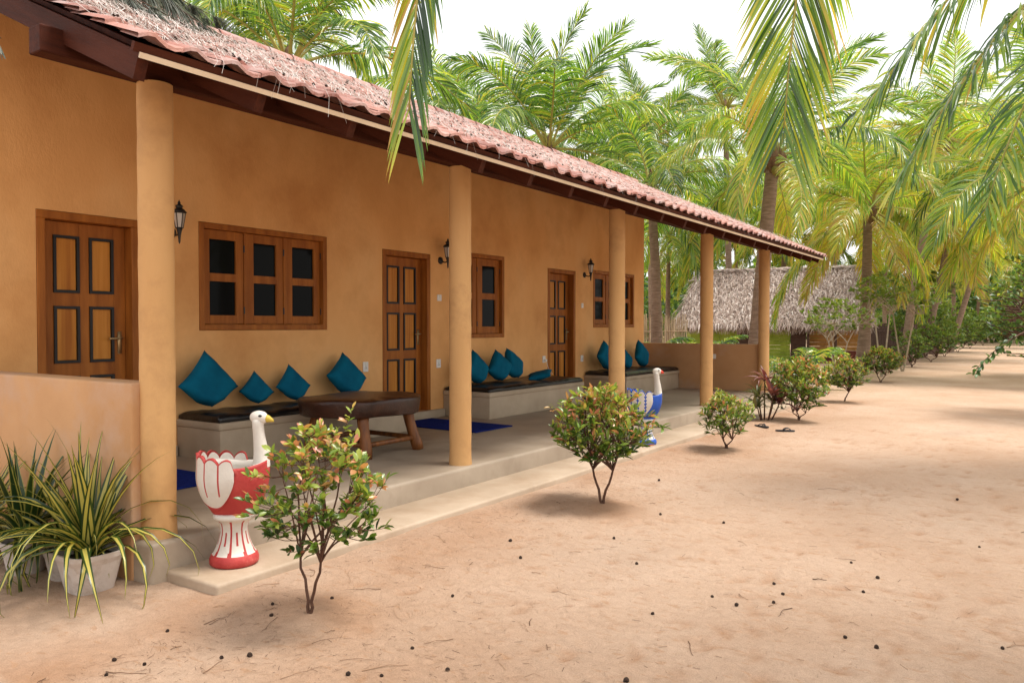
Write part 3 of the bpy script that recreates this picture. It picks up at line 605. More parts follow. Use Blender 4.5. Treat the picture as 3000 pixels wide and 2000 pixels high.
fs = [(i * m_ + j, i * m_ + (j + 1) % m_, (i + 1) * m_ + (j + 1) % m_, (i + 1) * m_ + j) for i in range(len(levels) - 1) for j in range(m_)]
fs += [tuple(range(m_))[::-1], tuple((len(levels) - 1) * m_ + j for j in range(m_))]
mb.add(vs, fs); smooth_by_angle(mb.build('tabletop', M['table_top'], tb, True, True), 50)
LEG = [(0.40, -0.36), (0.40, 0.36), (-0.36, -0.36), (-0.36, 0.38)]
for k, (x, y) in enumerate(LEG):
    mb = MB(); top = Vector((x * 0.80, y * 0.84, 0.40)); bot = Vector((x, y, 0.0)); pts = [bot.lerp(top, t) + Vector((0.008 * math.sin(5 * t + k), 0.006 * math.cos(4 * t + k), 0)) for t in np.linspace(0, 1, 7)]
    pts[0].z = 0.0; mb.tube(pts, [0.056, 0.058, 0.055, 0.053, 0.052, 0.055, 0.058], 12); mb.build('leg', M['table_leg'], tb, True, True)
for a, b in ((0, 1), (1, 3), (3, 2), (2, 0)):
    mb = MB(); p, q = Vector((LEG[a][0] * .95, LEG[a][1] * .95, 0.12)), Vector((LEG[b][0] * .95, LEG[b][1] * .95, 0.12)); mb.tube([p.lerp(q, t) for t in (-0.04, .3, .6, 1.04)], .024, 8); mb.build('stretcher', M['table_leg'], tb, True, True)

# ---------------------------------------------------------------- painted goose planters
def goose(name, label, loc, rotz, paint, beak, dashes=False):
    g = thing(name, label, 'planter', loc, rotz, 'goose planters on the low step')
    mats = [M['white_paint'], paint]
    # fluted pedestal
    prof = [(0.0, 0.0), (0.128, 0.0), (0.138, 0.012), (0.139, 0.035), (0.130, 0.058), (0.116, 0.072), (0.102, 0.10), (0.087, 0.14), (0.078, 0.18), (0.076, 0.21), (0.082, 0.245), (0.100, 0.262), (0.113, 0.270), (0.117, 0.282), (0.112, 0.296), (0.09, 0.302)]
    prof = [p for k in range(len(prof) - 1) for p in (prof[k], ((prof[k][0] + prof[k + 1][0]) / 2, (prof[k][1] + prof[k + 1][1]) / 2))] + [prof[-1]]
    def pm(i, j):
        z = prof[i][1]; ph = j % 12
        if z < 0.064: return 1
        if z < 0.085: return 1 if ph in (11, 0, 1) else 0
        if 0.085 <= z < 0.255 and ph in (0, 1): return 1
        if 0.105 <= z < 0.185 and ph in (6, 7): return 1
        return 0
    mb = MB(); mb.lathe(prof, 96, mfun=pm); mb.build('pedestal', mats, g, True, True)
    # bowl: an egg lying along x, open on top, with thickness
    def rad(z):
        t = max(0.0, (z - 0.30) / 0.30)
        return 0.105 + 0.083 * math.sin(min(1.0, t * 1.35) * math.pi / 2) ** 0.9 - 0.012 * max(0, t - 0.75)
    def rim(th):
        back = max(0, math.cos(th - math.pi)); return 0.578 + 0.022 * back + 0.03 * max(0, math.cos(th)) ** 3
    N = 72; rows = 16; vs = []
    def sh(th, r_): return (1.02 * r_ * math.cos(th) + 0.012 * math.cos(th), 0.86 * r_ * math.sin(th))
    for i in range(rows + 1):
        for j in range(N):
            th = 2 * math.pi * j / N; z = 0.298 + (rim(th) - 0.298) * i / rows; x, y = sh(th, rad(z)); vs.append((x, y, z))
    for i in range(8):                                  # inside wall
        for j in range(N):
            th = 2 * math.pi * j / N; z = rim(th) - 0.004 - 0.22 * i / 7; x, y = sh(th, rad(z) - 0.018); vs.append((x, y, z))
    tot = rows + 1 + 8; fs = [(i * N + j, i * N + (j + 1) % N, (i + 1) * N + (j + 1) % N, (i + 1) * N + j) for i in range(tot - 1) for j in range(N)]
    fs.append(tuple((tot - 1) * N + j for j in range(N)))
    mb = MB(); mb.add(vs, fs); b = rows * N
    for q in range(len(fs)): mb.mi[q] = 1 if q < b else 0
    mb.build('bowl', mats, g, True, True)
    # wings: white shells proud of the bowl with scalloped feather tips and painted lines
    for sgn in (1, -1):
        W = 72; H = 26; mb = MB(); vs = []; fs = []; mi = []
        t0, t1 = R(76), R(179)
        def wz(u, v):
            feather = abs(math.sin(math.pi * (u * 4.0) % math.pi)) ; ft = 0.585 + 0.034 * u + 0.040 * feather ** 0.7
            if u < 0.06: ft -= 0.05 * (0.06 - u) / 0.06
            fb = 0.335 + 0.225 * (1 - math.sqrt(max(0.0, 1 - min(1.0, abs(u - 0.40) / (0.40 if u < 0.40 else 0.68)) ** 2)))
            return fb + (ft - fb) * v
        for i in range(W + 1):
            for j in range(H + 1):
                u, v = i / W, j / H; z = wz(u, v); th = (t0 + (t1 - t0) * u) * sgn; x, y = sh(th, rad(min(z, 0.60)) + 0.007 + 0.02 * max(0, z - 0.585)); vs.append((x, y, z))
        o_ = len(vs)
        for i in range(W + 1):
            for j in range(H + 1):
                u, v = i / W, j / H; z = wz(u, v); th = (t0 + (t1 - t0) * u) * sgn; x, y = sh(th, rad(min(z, 0.60)) - 0.012); vs.append((x, y, z))
        for i in range(W):
            for j in range(H):
                a = i * (H + 1) + j; f = (a, a + H + 1, a + H + 2, a + 1)
                fs.append(f if sgn < 0 else f[::-1]); u = (i + .5) / W; edge = j == H - 1 or i == 0 or i == W - 1 or j == 0
                nearline = min(abs(u - q) for q in (0.25, 0.5, 0.75)) < 0.016
                line = nearline and j > 6
                if dashes: line = nearline or (min(abs(u - q) for q in (0.25, 0.5, 0.75)) < 0.035 and j % 4 < 2 and j > 2)
                mi.append(1 if (edge or line) else 0)
                f = tuple(o_ + k for k in f); fs.append(f[::-1] if sgn < 0 else f); mi.append(1 if j == H - 1 else 0)
        for i in range(W):
            a = i * (H + 1) + H; c = a + H + 1; fs.append((a, c, o_ + c, o_ + a)); mi.append(1); a = i * (H + 1); c = a + H + 1; fs.append((a, c, o_ + c, o_ + a)); mi.append(1)
        mb.add(vs, fs); mb.mi = mi; mb.build('wing', mats, g, True, True)
    # neck rises from the breast; painted collar at its foot
    pts = bez((0.135, 0, 0.50), (0.185, 0, 0.60), (0.142, 0, 0.68), (0.140, 0, 0.84), 22); rr = [0.066 - 0.033 * min(1, (k / 21) * 1.25) ** 0.7 for k in range(22)]
    mb = MB(); mb.tube(pts, rr, 18); nf = len(mb.f)
    for q in range(nf):
        ring = q // 18
        if q < nf - 2 and ring < 5 + (1 if (q % 6) in (2, 3) else 0): mb.mi[q] = 1
    mb.build('neck', mats, g, True, True)
    mb = MB(); vs = []; fs = []; a_, b_ = 12, 20
    for i in range(a_ + 1):
        ph = math.pi * i / a_
        for j in range(b_):
            t = 2 * math.pi * j / b_; x = math.cos(ph) * 0.052; r_ = math.sin(ph) ** 0.85 * (0.041 + 0.004 * math.cos(ph + .6)); vs.append((0.146 + x, r_ * 0.85 * math.cos(t), 0.852 + r_ * math.sin(t) - 0.10 * max(0, x)))
    fs = [(i * b_ + j, i * b_ + (j + 1) % b_, (i + 1) * b_ + (j + 1) % b_, (i + 1) * b_ + j) for i in range(a_) for j in range(b_)]
    mb.add(vs, fs); head = mb.build('head', M['white_paint'], g, True, True)
    mb = MB(); mb.tube([(0.182, 0, 0.846), (0.200, 0, 0.841), (0.222, 0, 0.832), (0.232, 0, 0.825)], [0.024, 0.021, 0.011, 0.002], 12); mb.build('beak', beak, head, True, True)
    for sgn in (1, -1):
        mb = MB()
        for r_, off, mi_ in ((0.0088, 0.0, 0), (0.0055, 0.0018, 0)):
            ring = [(0.160 + r_ * math.cos(t) * 1.25, sgn * (0.0325 + off), 0.862 + r_ * math.sin(t) * .8) for t in np.linspace(0, 2 * math.pi, 12, endpoint=False)]
            mb.add(ring + [(0.160, sgn * (0.0360 + off), 0.862)], [(k, (k + 1) % 12, 12) for k in range(12)])
        mb.build('eye', M['iron'], head, True, True)
    return g
goose('goose_planter', 'red and white goose-shaped planter on a fluted pedestal', (-3.905, 2.875, SZ + 0.001), R(38), M['red_paint'], M['yellow_paint'])
goose('goose_planter', 'blue and white goose-shaped planter with a red beak', (-3.85, 8.47, SZ + 0.001), R(42), M['blue_paint'], M['beak_red'], True)

# ---------------------------------------------------------------- lanterns, switches and sockets on the wall
def wall_lamp(y, z, label):
    t = thing('wall_lamp', label, 'lamp', (WX, y, z), 0, 'wall lanterns along the veranda')
    mb = MB(); mb.tube([(0.0, 0, -.10), (0.012, 0, -.10), (0.024, 0, -.10)], [0.05, 0.048, 0.02], 14); mb.tube(bez((0.02, 0, -.10), (.07, 0, -.14), (.13, 0, -.14), (.13, 0, -.075), 9), .009, 6)
    mb.tube([(.13, 0, -.21), (.13, 0, -.19), (.13, 0, -.13), (.13, 0, -.09), (.13, 0, -.065)], [.003, .010, .014, .022, .030], 10); mb.build('bracket', M['iron'], t, True, True)
    mb = MB(); H6 = lambda r_, zz: [(.13 + r_ * math.cos(math.pi / 3 * k), r_ * math.sin(math.pi / 3 * k), zz) for k in range(6)]
    vs = H6(.032, -.064) + H6(.054, .072); mb.add(vs, [(k, (k + 1) % 6, 6 + (k + 1) % 6, 6 + k) for k in range(6)] + [tuple(range(6))[::-1], tuple(range(6, 12))]); mb.build('lantern_glass', M['glass_lamp'], t, False, True)
    mb = MB()
    for k in range(6): mb.tube([vs[k], vs[6 + k]], .0048, 5)
    for k in range(6): mb.tube([vs[6 + k], vs[6 + (k + 1) % 6]], .005, 5); mb.tube([vs[k], vs[(k + 1) % 6]], .005, 5)
    mb.build('lantern_frame', M['iron'], t, False, True)
    mb = MB(); mb.lathe([(.0, .074), (.064, .074), (.066, .080), (.045, .105), (.030, .112), (.026, .125), (.036, .130), (.030, .142), (.012, .155), (.014, .165), (.007, .178), (.0, .195)], 18, (.13, 0, 0)); mb.build('lantern_cap', M['iron'], t, True, True)
    return t
wall_lamp(4.285, 2.41, 'black wall lantern between the first door and its window')
wall_lamp(8.22, 2.42, 'black wall lantern beside the full-height six-panel door, near a column')
wall_lamp(12.22, 2.44, 'black wall lantern between the last door and the last window')
def plate(name, y, z, label, cat, w=.085, h=.085, holes_=False, rocker=True, wx=WX, face=0):
    t = thing(name, label, cat, (wx, y, z), face, 'white wall plates')
    mb = MB(); mb.rbox(0, .012, -w / 2, w / 2, -h / 2, h / 2, .003, 2); mb.build('plate', M['plastic'], t, False, True)
    if rocker: mb = MB(); mb.rbox(.012, .018, -.012, .012, h * .08, h * .38, .002, 1); mb.build('rocker', M['plastic'], t, False, True)
    if holes_:
        for (a, b) in ((-.012, -.018), (.012, -.018), (0, 0.002)): mb = MB(); mb.box(.0118, .0128, a - .004, a + .004, b - .006, b + .006); mb.build('socket_slot', M['plastic_dark'], t, False, True)
plate('light_switch', 8.19, 1.82, 'white light switch below the lantern by the second door', 'switch')
plate('light_switch', 12.14, 1.80, 'white light switch under the lantern at the last window', 'switch', w=.075)
plate('wall_socket', 6.80, 0.955, 'white wall socket between the cushion and the second door', 'socket', h=.12, holes_=True)
plate('wall_socket', 8.17, 0.94, 'white wall socket low between the second door and a column', 'socket', h=.115, holes_=True)
plate('wall_socket', 10.86, 0.90, 'white wall socket with a charger cord hanging from it', 'socket', h=.11, holes_=True)
plate('wall_socket', 12.13, 0.87, 'white wall socket between the last door and the tall teal cushion', 'socket', h=.11, holes_=True)
# on the end parapet, facing back down the veranda
t = thing('wall_socket', 'white socket set in the end parapet', 'socket', (-5.20, 14.558, 0.86), R(-90), 'white wall plates')
mb = MB(); mb.rbox(0, .012, -.05, .05, -.045, .045, .003, 2); mb.build('plate', M['plastic'], t, False, True)
mb = MB(); mb.rbox(.012, .017, -.03, .0, -.02, .02, .002, 1); mb.build('rocker', M['plastic'], t, False, True)
mb = MB(); mb.rbox(WX + .012, WX + .055, 10.84, 10.885, 0.862, 0.90, .006, 1); mb.tube(bez((WX + .05, 10.865, .865), (WX + .09, 10.87, .74), (WX + .04, 10.94, .74), (WX + .11, 10.96, BT + .01), 10) , .004, 5)
tag(mb.build('charger_cord', M['plastic']), 'thin white charger cord dangling from the wall socket onto the mattress', 'cord')

# ---------------------------------------------------------------- flip-flops left on the sand
def flipflop(x, y, a, label):
    t = thing('flip_flop', label, 'sandal', (x, y, gz1(x, y) + 0.004), a, 'flip-flops on the sand')
    ol = []
    for k in range(28):
        th = 2 * math.pi * k / 28; u = math.cos(th); wd = 0.043 + 0.009 * u - 0.010 * (1 - u * u) * (u < 0.3); ol.append((0.128 * u, wd * math.sin(th) + 0.006 * u))
    mb = MB(); mb.prism(ol, 0.0, 0.018); mb.build('sole', M['rubber'], t, False, True)
    mb = MB()
    for s_ in (1, -1): mb.tube(bez((.075, .004, .016), (.05, s_ * .012, .055), (0.0, s_ * .045, .055), (-.03, s_ * .040, .012), 10), .0065, 6)
    mb.build('strap', M['rubber'], t, True, True)
flipflop(-2.90, 10.95, R(20), 'single dark flip-flop out on the open sand')
flipflop(-3.27, 11.12, R(-30), 'dark flip-flop half hidden behind a shrub by the step')
# ---------------------------------------------------------------- leaves and stems
def frame(d, up=Vector((0, 0, 1))):
    """matrix whose x axis runs along d"""
    d = d.normalized(); s_ = up.cross(d)
    if s_.length < 1e-4: s_ = Vector((0, 1, 0))
    s_.normalize(); u = d.cross(s_)
    return Matrix((d, s_, u)).transposed().to_4x4()
def leaf_shape(L, W, bend=0.25, fold=0.25, n_=4):
    mb = MB(); vs = []
    for i in range(n_ + 1):
        t = i / n_; w = W / 2 * math.sin(math.pi * min(1, t * 0.92 + 0.04)) ** 0.8 * (1 if i < n_ else 0.1); x = L * t; z = -bend * L * t * t
        vs += [(x, -w, z + fold * w), (x, 0, z), (x, w, z + fold * w)]
    fs = []
    for i in range(n_):
        for j in (0, 1): a = i * 3 + j; fs.append((a, a + 1, a + 4, a + 3))
    mb.add(vs, fs); return mb
def scatter(parent, name, shapes, mat, placed, limit, smooth=True):
    """placed: (matrix, value, shape index); the nearest 'limit' pieces become parts, the rest one joined part"""
    placed = sorted(placed, key=lambda q: (q[0].translation - cam.location).length) if limit else placed
    ms_ = [s_.mesh(name, mat, smooth) for s_ in shapes] if limit else None; rest_ = MB(); off = Vector(parent.location)
    for q, (mx_, v, k) in enumerate(placed):
        if q < limit:
            o = link(name, ms_[k], parent, True); o.matrix_local = Matrix.Translation(-off) @ mx_; o.color = (v, 0, 0, 1)
        else: rest_.add([mx_ @ Vector(p) for p in shapes[k].v], shapes[k].f, v)
    if rest_.v:
        o = rest_.build(name if not limit else 'small_' + name, mat, parent, smooth); o['kind'] = 'stuff'
    return parent
def rand_dir(r_, zmin=-1.0):
    while True:
        v = Vector((r_.gauss(0, 1), r_.gauss(0, 1), r_.gauss(0, 1)))
        if v.length > 1e-3:
            v.normalize()
            if v.z >= zmin: return v
def shrub(name, label, cat, base, height, width, seed, nclus=60, per=7, leaf=(0.055, 0.024), stems=2, clear=0.28, tipred=0.25, limit=0, mat='shrub_leaf', bark='bark', group=None, sparse=0.0, thick=0.011, dark=0.0, lean=0.0, shape=1.0, leaders=0):
    r_ = random.Random(seed); base = Vector(base); base.z = gz1(base.x, base.y)
    t = thing(name, label, cat, base, 0, group)
    mb = MB(); tops = []; cz = clear * height
    for s_ in range(stems):                               # main stems fan out from one foot
        a = 2 * math.pi * s_ / stems + r_.uniform(-.5, .5); fo = base + Vector((0, 0, -0.06)); k1 = Vector((math.cos(a), math.sin(a), 0))
        q = [fo, base + k1 * .02 * width + Vector((0, 0, .06 * height)), base + k1 * width * .10 + Vector((0, 0, cz)), base + k1 * width * .19 + Vector((lean * .3, 0, height * .62)), base + k1 * width * r_.uniform(.10, .22) + Vector((lean * .5, 0, height * .9))]
        pts = []
        for i in range(4):
            for e in range(4): pts.append(q[i].lerp(q[i + 1], e / 4) + Vector((r_.uniform(-1, 1), r_.uniform(-1, 1), 0)) * .006)
        pts.append(q[-1]); mb.tube(pts, [thick * (1 - .8 * i / (len(pts) - 1)) for i in range(len(pts))], 7); tops.append(pts)
    placed = []; shapes = [leaf_shape(leaf[0], leaf[1], b_, f_) for b_, f_ in ((.15, .3), (.35, .45), (-.1, .35))]
    hz = (height - cz) / 2; cc = base + Vector((lean * .4, 0, cz + hz)); joints = []
    def inside(f, zmin):
        d = rand_dir(r_, zmin); e = 1.0 + 0.20 * math.sin(3 * math.atan2(d.y, d.x) + seed) * math.sin(2.3 * d.z + seed) + r_.uniform(-.14, .14); wz_ = 1 - 0.22 * shape * max(0, d.z) - 0.22 * max(0, -d.z)
        return cc + Vector((d.x * width / 2 * f * e * wz_, d.y * width / 2 * f * e * wz_, d.z * hz * f))
    for k in range(max(9, nclus // 9)):                   # side branches off the stems
        p = inside(r_.uniform(.55, .8), -.75); st = r_.choice(tops); j = min(len(st) - 3, max(8, int(((p.z - base.z) / height - .22) * len(st)))); s0 = st[j]
        br = bez(s0, s0.lerp(p, .3) + Vector((0, 0, .05 * height)), s0.lerp(p, .7) + Vector((0, 0, .02 * height)), p, 7); mb.tube(br, [thick * (.5 - .05 * i) for i in range(7)], 5, cap=False); joints += br[2:]
    for st in tops: joints += st[8:]
    for k in range(nclus):
        p = inside(r_.uniform(0.4, 1.0) ** 0.6 * (1 - sparse * r_.random()), -0.85)
        s0 = min(joints, key=lambda q: (q - p).length + (0.3 * height if q.z > p.z + .02 * height else 0)); mid = s0.lerp(p, .5) + Vector((0, 0, -.01 * height)); mb.tube([s0, mid, p], [thick * .24, thick * .18, thick * .1], 4, cap=False)
        if (p - mid).length < 1e-4: continue
        out = (p - mid).normalized(); rel = (p.z - base.z - cz) / (2 * hz)
        for q in range(per):
            dd = (out * r_.uniform(.2, 1.0) + rand_dir(r_, -0.5) * .9 + Vector((0, 0, .25))).normalized(); pos = mid.lerp(p, r_.uniform(.25, 1.05))
            tipish = rel > 0.45 and r_.random() < tipred * (rel ** 1.5) * 1.6
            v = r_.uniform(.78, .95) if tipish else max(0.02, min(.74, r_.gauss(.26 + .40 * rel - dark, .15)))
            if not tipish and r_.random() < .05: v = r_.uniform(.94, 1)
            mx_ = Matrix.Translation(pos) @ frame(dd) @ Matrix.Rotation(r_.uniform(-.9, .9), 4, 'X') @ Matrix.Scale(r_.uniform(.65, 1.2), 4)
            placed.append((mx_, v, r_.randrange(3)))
    for k in range(leaders):                              # fresh upright shoots standing clear of the crown
        up_ = [q for q in joints if q.z > base.z + .58 * height]; s0 = r_.choice(up_); L_ = height * r_.uniform(.12, .24); tip_ = s0 + Vector((r_.uniform(-.25, .25) * L_ + (s0.x - cc.x) * .5, r_.uniform(-.25, .25) * L_ + (s0.y - cc.y) * .5, L_))
        tip_.z = min(tip_.z, base.z + height * 1.06); mb.tube([s0, s0.lerp(tip_, .5) + Vector((0, 0, .01)), tip_], [thick * .22, thick * .16, thick * .08], 4, cap=False)
        for q in range(15):
            f = r_.uniform(.2, 1.02); a = q * 2.4; dd = Vector((math.cos(a), math.sin(a), r_.uniform(.3, 1.1))).normalized()
            placed.append((Matrix.Translation(s0.lerp(tip_, f)) @ frame(dd) @ Matrix.Rotation(r_.uniform(-.6, .6), 4, 'X') @ Matrix.Scale(r_.uniform(.55, 1.0) * (1.1 - .3 * f), 4), r_.uniform(.78, .93) if r_.random() < tipred * 1.5 else r_.uniform(.45, .76), r_.randrange(3)))
    mb.build('stem', M[bark], t, True)
    return scatter(t, 'leaf', shapes, M[mat], placed, limit)
shrub('garden_shrub', 'loose glossy shrub with pink new tips, right by the red goose', 'shrub', (-3.02, 2.665, 0), 0.98, 0.78, 11, 175, 7, (.054, .026), 2, .27, .26, 300, shape=2.0, thick=0.0105, leaders=14, lean=.20)
shrub('garden_shrub', 'round shrub with orange tips growing before the blue goose', 'shrub', (-2.92, 5.62, 0), 0.95, 0.86, 23, 270, 7, (.075, .025), 2, .28, .22, 300, thick=0.014, leaders=16)
shrub('garden_shrub', 'small dense shrub by the step, with a flip-flop behind it', 'shrub', (-3.03, 8.92, 0), 0.64, 0.70, 35, 170, 7, (.072, .020), 3, .16, .12, 0, leaders=12)
shrub('garden_shrub', 'bushy pink-tipped shrub beside the red-leaved cordyline', 'shrub', (-3.05, 12.30, 0), 0.96, 0.98, 47, 260, 7, (.082, .028), 3, .12, .25, 0, leaders=14)
shrub('garden_shrub', 'leaning shrub with orange tips on a single crooked stem', 'shrub', (-3.16, 16.1, 0), 0.88, 0.88, 58, 200, 7, (.085, .028), 1, .2, .15, 0, thick=.016, leaders=10)
shrub('garden_shrub', 'rounded green shrub standing before the thick palm base', 'shrub', (-3.45, 22.1, 0), 0.92, 1.10, 61, 220, 7, (.10, .035), 2, .2, .15, 0, thick=.016)
# cordyline
M['green_red_leaf'] = leaf_mat('cordyline_green', [(0.0, (0.05, 0.07, 0.03)), (0.6, (0.11, 0.12, 0.04)), (1.0, (0.24, 0.10, 0.07))], 0.4, 0.25, 0.5)
def blade(L, W, arch, n_=7, droop=1.0, fold=.3, up0=1.2):
    mb = MB(); vs = []; ac = []; x = z = 0.0; a = up0
    for i in range(n_ + 1):
        t = i / n_; w = W / 2 * (0.55 + 0.45 * math.sin(math.pi * min(1, t * 1.3))) * (1 - t ** 3.2) + 0.0006
        vs += [(x, -w, z + fold * w), (x, -w * .55, z + fold * w * .4), (x, 0, z), (x, w * .55, z + fold * w * .4), (x, w, z + fold * w)]; ac += [1.0, .55, 0.001, .55, 1.0]
        a -= arch / n_ * (0.35 + droop * t * 1.6); x += L / n_ * math.cos(a); z += L / n_ * math.sin(a)
    fs = [(i * 5 + j, i * 5 + j + 1, (i + 1) * 5 + j + 1, (i + 1) * 5 + j) for i in range(n_) for j in range(4)]
    mb.add(vs, fs, across=ac); return mb
def rosette(t, base, count, seed, L, W, mat, up=(0.55, 1.45), arch=(0.9, 2.4), vrange=(0, 1), spread=.03, name='leaf'):
    r_ = random.Random(seed)
    for k in range(count):
        u0 = r_.uniform(*up); mb = blade(r_.uniform(*L), r_.uniform(*W), r_.uniform(*arch) * (1.25 - .45 * u0), 8, r_.uniform(.7, 1.2), r_.uniform(.25, .6), u0)
        o = mb.build(name, M[mat], t, True, True); o.location = Vector(base) - Vector(t.location) + Vector((r_.uniform(-spread, spread), r_.uniform(-spread, spread), r_.uniform(0, .03)))
        o.rotation_euler = (r_.uniform(-.25, .25), 0, r_.uniform(0, 2 * math.pi)); o.color = (r_.uniform(*vrange), 0, 0, 1)
cb = Vector((-3.50, 12.05, 0)); cb.z = gz1(cb.x, cb.y); t = thing('cordyline', 'red-leaved cordyline at the foot of the veranda step', 'plant', cb)
for k, (dx, dy, h) in enumerate(((0, 0, .60), (.12, -.08, .40), (-.10, .10, .34), (.06, .14, .24), (.16, .04, .26), (-.04, -.14, .20))):
    mb = MB(); mb.tube([cb + Vector((dx * .5, dy * .5, -.04)), cb + Vector((dx, dy, h * .5)), cb + Vector((dx * 1.3, dy * 1.3, h))], [.013, .011, .008], 6); mb.build('stem', M['bark'], t, True)
    rosette(t, cb + Vector((dx * 1.3, dy * 1.3, h - .02)), 15, 70 + k, (.22, .40), (.04, .06), 'red_leaf' if k in (0, 1, 4) else 'green_red_leaf', (.3, 1.4), (.6, 1.9), (0, 1))
# potted ribbon plants along the parapet
def pot(x, y, s_, square, label, seed, dark, count, L):
    z = gz1(x, y); t = thing('potted_plant', label, 'potted plant', (x, y, z - .01), 0, 'potted ribbon plants along the parapet')
    mb = MB(); lv = [(.70, 0), (.78, .05), (.95, .17), (1.04, .20), (1.06, .225), (.97, .225), (.93, .19)]; N = 32; ol = []
    for k in range(N):
        a = 2 * math.pi * k / N + .3; c_, q = math.cos(a), math.sin(a)
        rr = (abs(c_) ** 4 + abs(q) ** 4) ** -.25 if square else 1.0; rr *= 1 + .035 * math.cos(16 * a); ol.append((c_ * rr * s_, q * rr * s_))
    vs = [(px * f, py * f, zz * s_ / .13 * .9) for f, zz in lv for px, py in ol]; fs = [(i * N + j, i * N + (j + 1) % N, (i + 1) * N + (j + 1) % N, (i + 1) * N + j) for i in range(len(lv) - 1) for j in range(N)] + [tuple(range(N))[::-1]]
    mb.add(vs, fs); mb.build('pot', M['pot'], t, False, True); top = .19 * s_ / .13 * .9
    mb = MB(); mb.add([(px * .93, py * .93, top - .004) for px, py in ol], [tuple(range(N))]); mb.build('soil', M['soil'], t, False, True)
    b = Vector((x, y, z - .01 + top)); mt = 'ribbon_leaf_dark' if dark else 'ribbon_leaf'
    rosette(t, b, count // 3, seed, (L * .7, L * 1.0), (.036, .050), mt, (1.1, 1.5), (.3, 1.1))
    rosette(t, b, count * 2 // 3, seed + 1, (L * .75, L * 1.1), (.030, .044), mt, (.45, 1.2), (2.0, 3.8))
    return t
pot(-4.36, 2.27, .145, True, 'yellow-striped ribbon plant in a square white pot at the veranda corner', 81, False, 84, .82)
pot(-4.98, 2.22, .13, False, 'dark green ribbon plant in a round whitish pot by the parapet', 84, True, 70, .70)
pot(-5.52, 2.20, .12, False, 'pale-striped ribbon plant in the pot farthest along the parapet', 88, False, 60, .6)
t_pot = pot(-4.67, 2.30, .115, False, 'short striped ribbon plant tucked between two larger pots', 92, False, 48, .56)

# ---------------------------------------------------------------- coconut palms
def frond_curve(L, e0, droop, n_, sway):
    p = Vector((0, 0, 0)); out = [p.copy()]; 
    for i in range(n_):
        t = (i + .5) / n_; e = max(R(-86), e0 - droop * t ** 1.35); p = p + Vector((math.cos(e), sway * t, math.sin(e))).normalized() * (L / n_); out.append(p.copy())
    return out
def make_leaflets(curve, nl, ll, seed, hang, S_ref, width=.036, segs=4, start=.14, yel=0.0, a0=28, a1=68, jit=.12, up=.18, miss=0.02, left_v=0.0, tip=1.35, twist=.45, tipyel=0.0):
    """yields (verts, faces, value) for each leaflet along a rib given as points"""
    r_ = random.Random(seed); k = len(curve); out = []
    for side in (1, -1):
        for i in range(nl):
            s_ = start + (1 - start) * (i + r_.uniform(.2, .8)) / nl; f = s_ * (k - 1); j = min(k - 2, int(f)); p = curve[j].lerp(curve[j + 1], f - j); T = (curve[j + 1] - curve[j]).normalized()
            if r_.random() < miss: continue
            S = (S_ref - T * S_ref.dot(T)).normalized() * side; N_ = T.cross(S) * side
            if N_.z < 0 and abs(T.z) < .9: N_ = -N_
            al = R(a0 + (a1 - a0) * s_ ** 1.5) + r_.gauss(0, jit * .5); prof = min(1.0, .45 + 2.2 * (s_ - start)) * (1 - max(0, s_ - .45) ** 1.4 * tip); Lf = ll * max(.22, prof) * r_.uniform(.88, 1.08)
            d = (S * math.cos(al) + T * math.sin(al) + N_ * (up + r_.gauss(0, jit))).normalized(); q = p.copy(); vs = []; w0 = width * (.75 + .35 * prof); tw_ = r_.gauss(0, twist); ct, st_ = math.cos(tw_), math.sin(tw_)
            for g in range(segs + 1):
                t = g / segs; w = w0 / 2 * (.45 + 1.1 * t if t < .4 else (.89 if t < .7 else .89 * (1 - t) / .3 + .03)); wd = T - d * T.dot(d)
                wd = wd.normalized() if wd.length > .05 else N_; nn = d.cross(wd); wd, nn = wd * ct + nn * st_, nn * ct - wd * st_
                vs += [q - wd * w + nn * w * .45, q, q + wd * w + nn * w * .45]
                d = (d + Vector((0, 0, -hang * (0.3 + t) / segs * Lf))).normalized(); q = q + d * (Lf / segs)
            fs = [(g * 3 + c, g * 3 + c + 1, g * 3 + c + 4, g * 3 + c + 3) for g in range(segs) for c in (0, 1)]
            v = min(1, max(0, r_.gauss(.38 + yel + (left_v if side < 0 else 0), .19)))
            if r_.random() < .06: v = r_.uniform(.7, .95)
            out.append((vs, fs, [min(1, v + tipyel * (g // 3 / segs) ** 2) for g in range(len(vs))] if tipyel else v))
    return out
def frond_mesh(L, e0, droop, seed, nl=112, ll=1.02, hang=1.3, sway=0.0, roll=0.0, **kw):
    c = frond_curve(L, R(e0), R(droop), 22, sway); mb = MB()
    S = Vector((0, math.cos(roll), math.sin(roll)))
    for vs, fs, v in make_leaflets(c, nl, ll, seed, hang, S, **kw): mb.add(vs, fs, v, 1)
    mb.tube(c, [.040 * (1 - .88 * (i / (len(c) - 1)) ** .7) for i in range(len(c))], 6, .5, 0)
    return mb.mesh('frond', [M['rachis'], M['palm_leaf']])
FROND = {}
for e0, dr in ((86, 30), (72, 62), (52, 84), (30, 88), (5, 72), (-25, 52)):
    FROND[e0] = [frond_mesh(4.2, e0, dr + 14 * q, 100 + e0 * 3 + q, hang=(.7 if e0 > 70 else 1.5) + .7 * q, sway=(-.18, .2, 0.05)[q], roll=(.15, -.35, .5)[q], a0=24 if e0 < 70 else 34) for q in range(3)]
YOUNG = [frond_mesh(4.2, e_, 80, 600 + q, nl=38, width=.12, hang=1.6, ll=1.25) for q, e_ in enumerate((72, 58, 40))]
OLD = [frond_mesh(4.0, -30, 50, 500 + q, yel=.38, hang=2.2, roll=.3 * q, miss=.15) for q in range(2)]
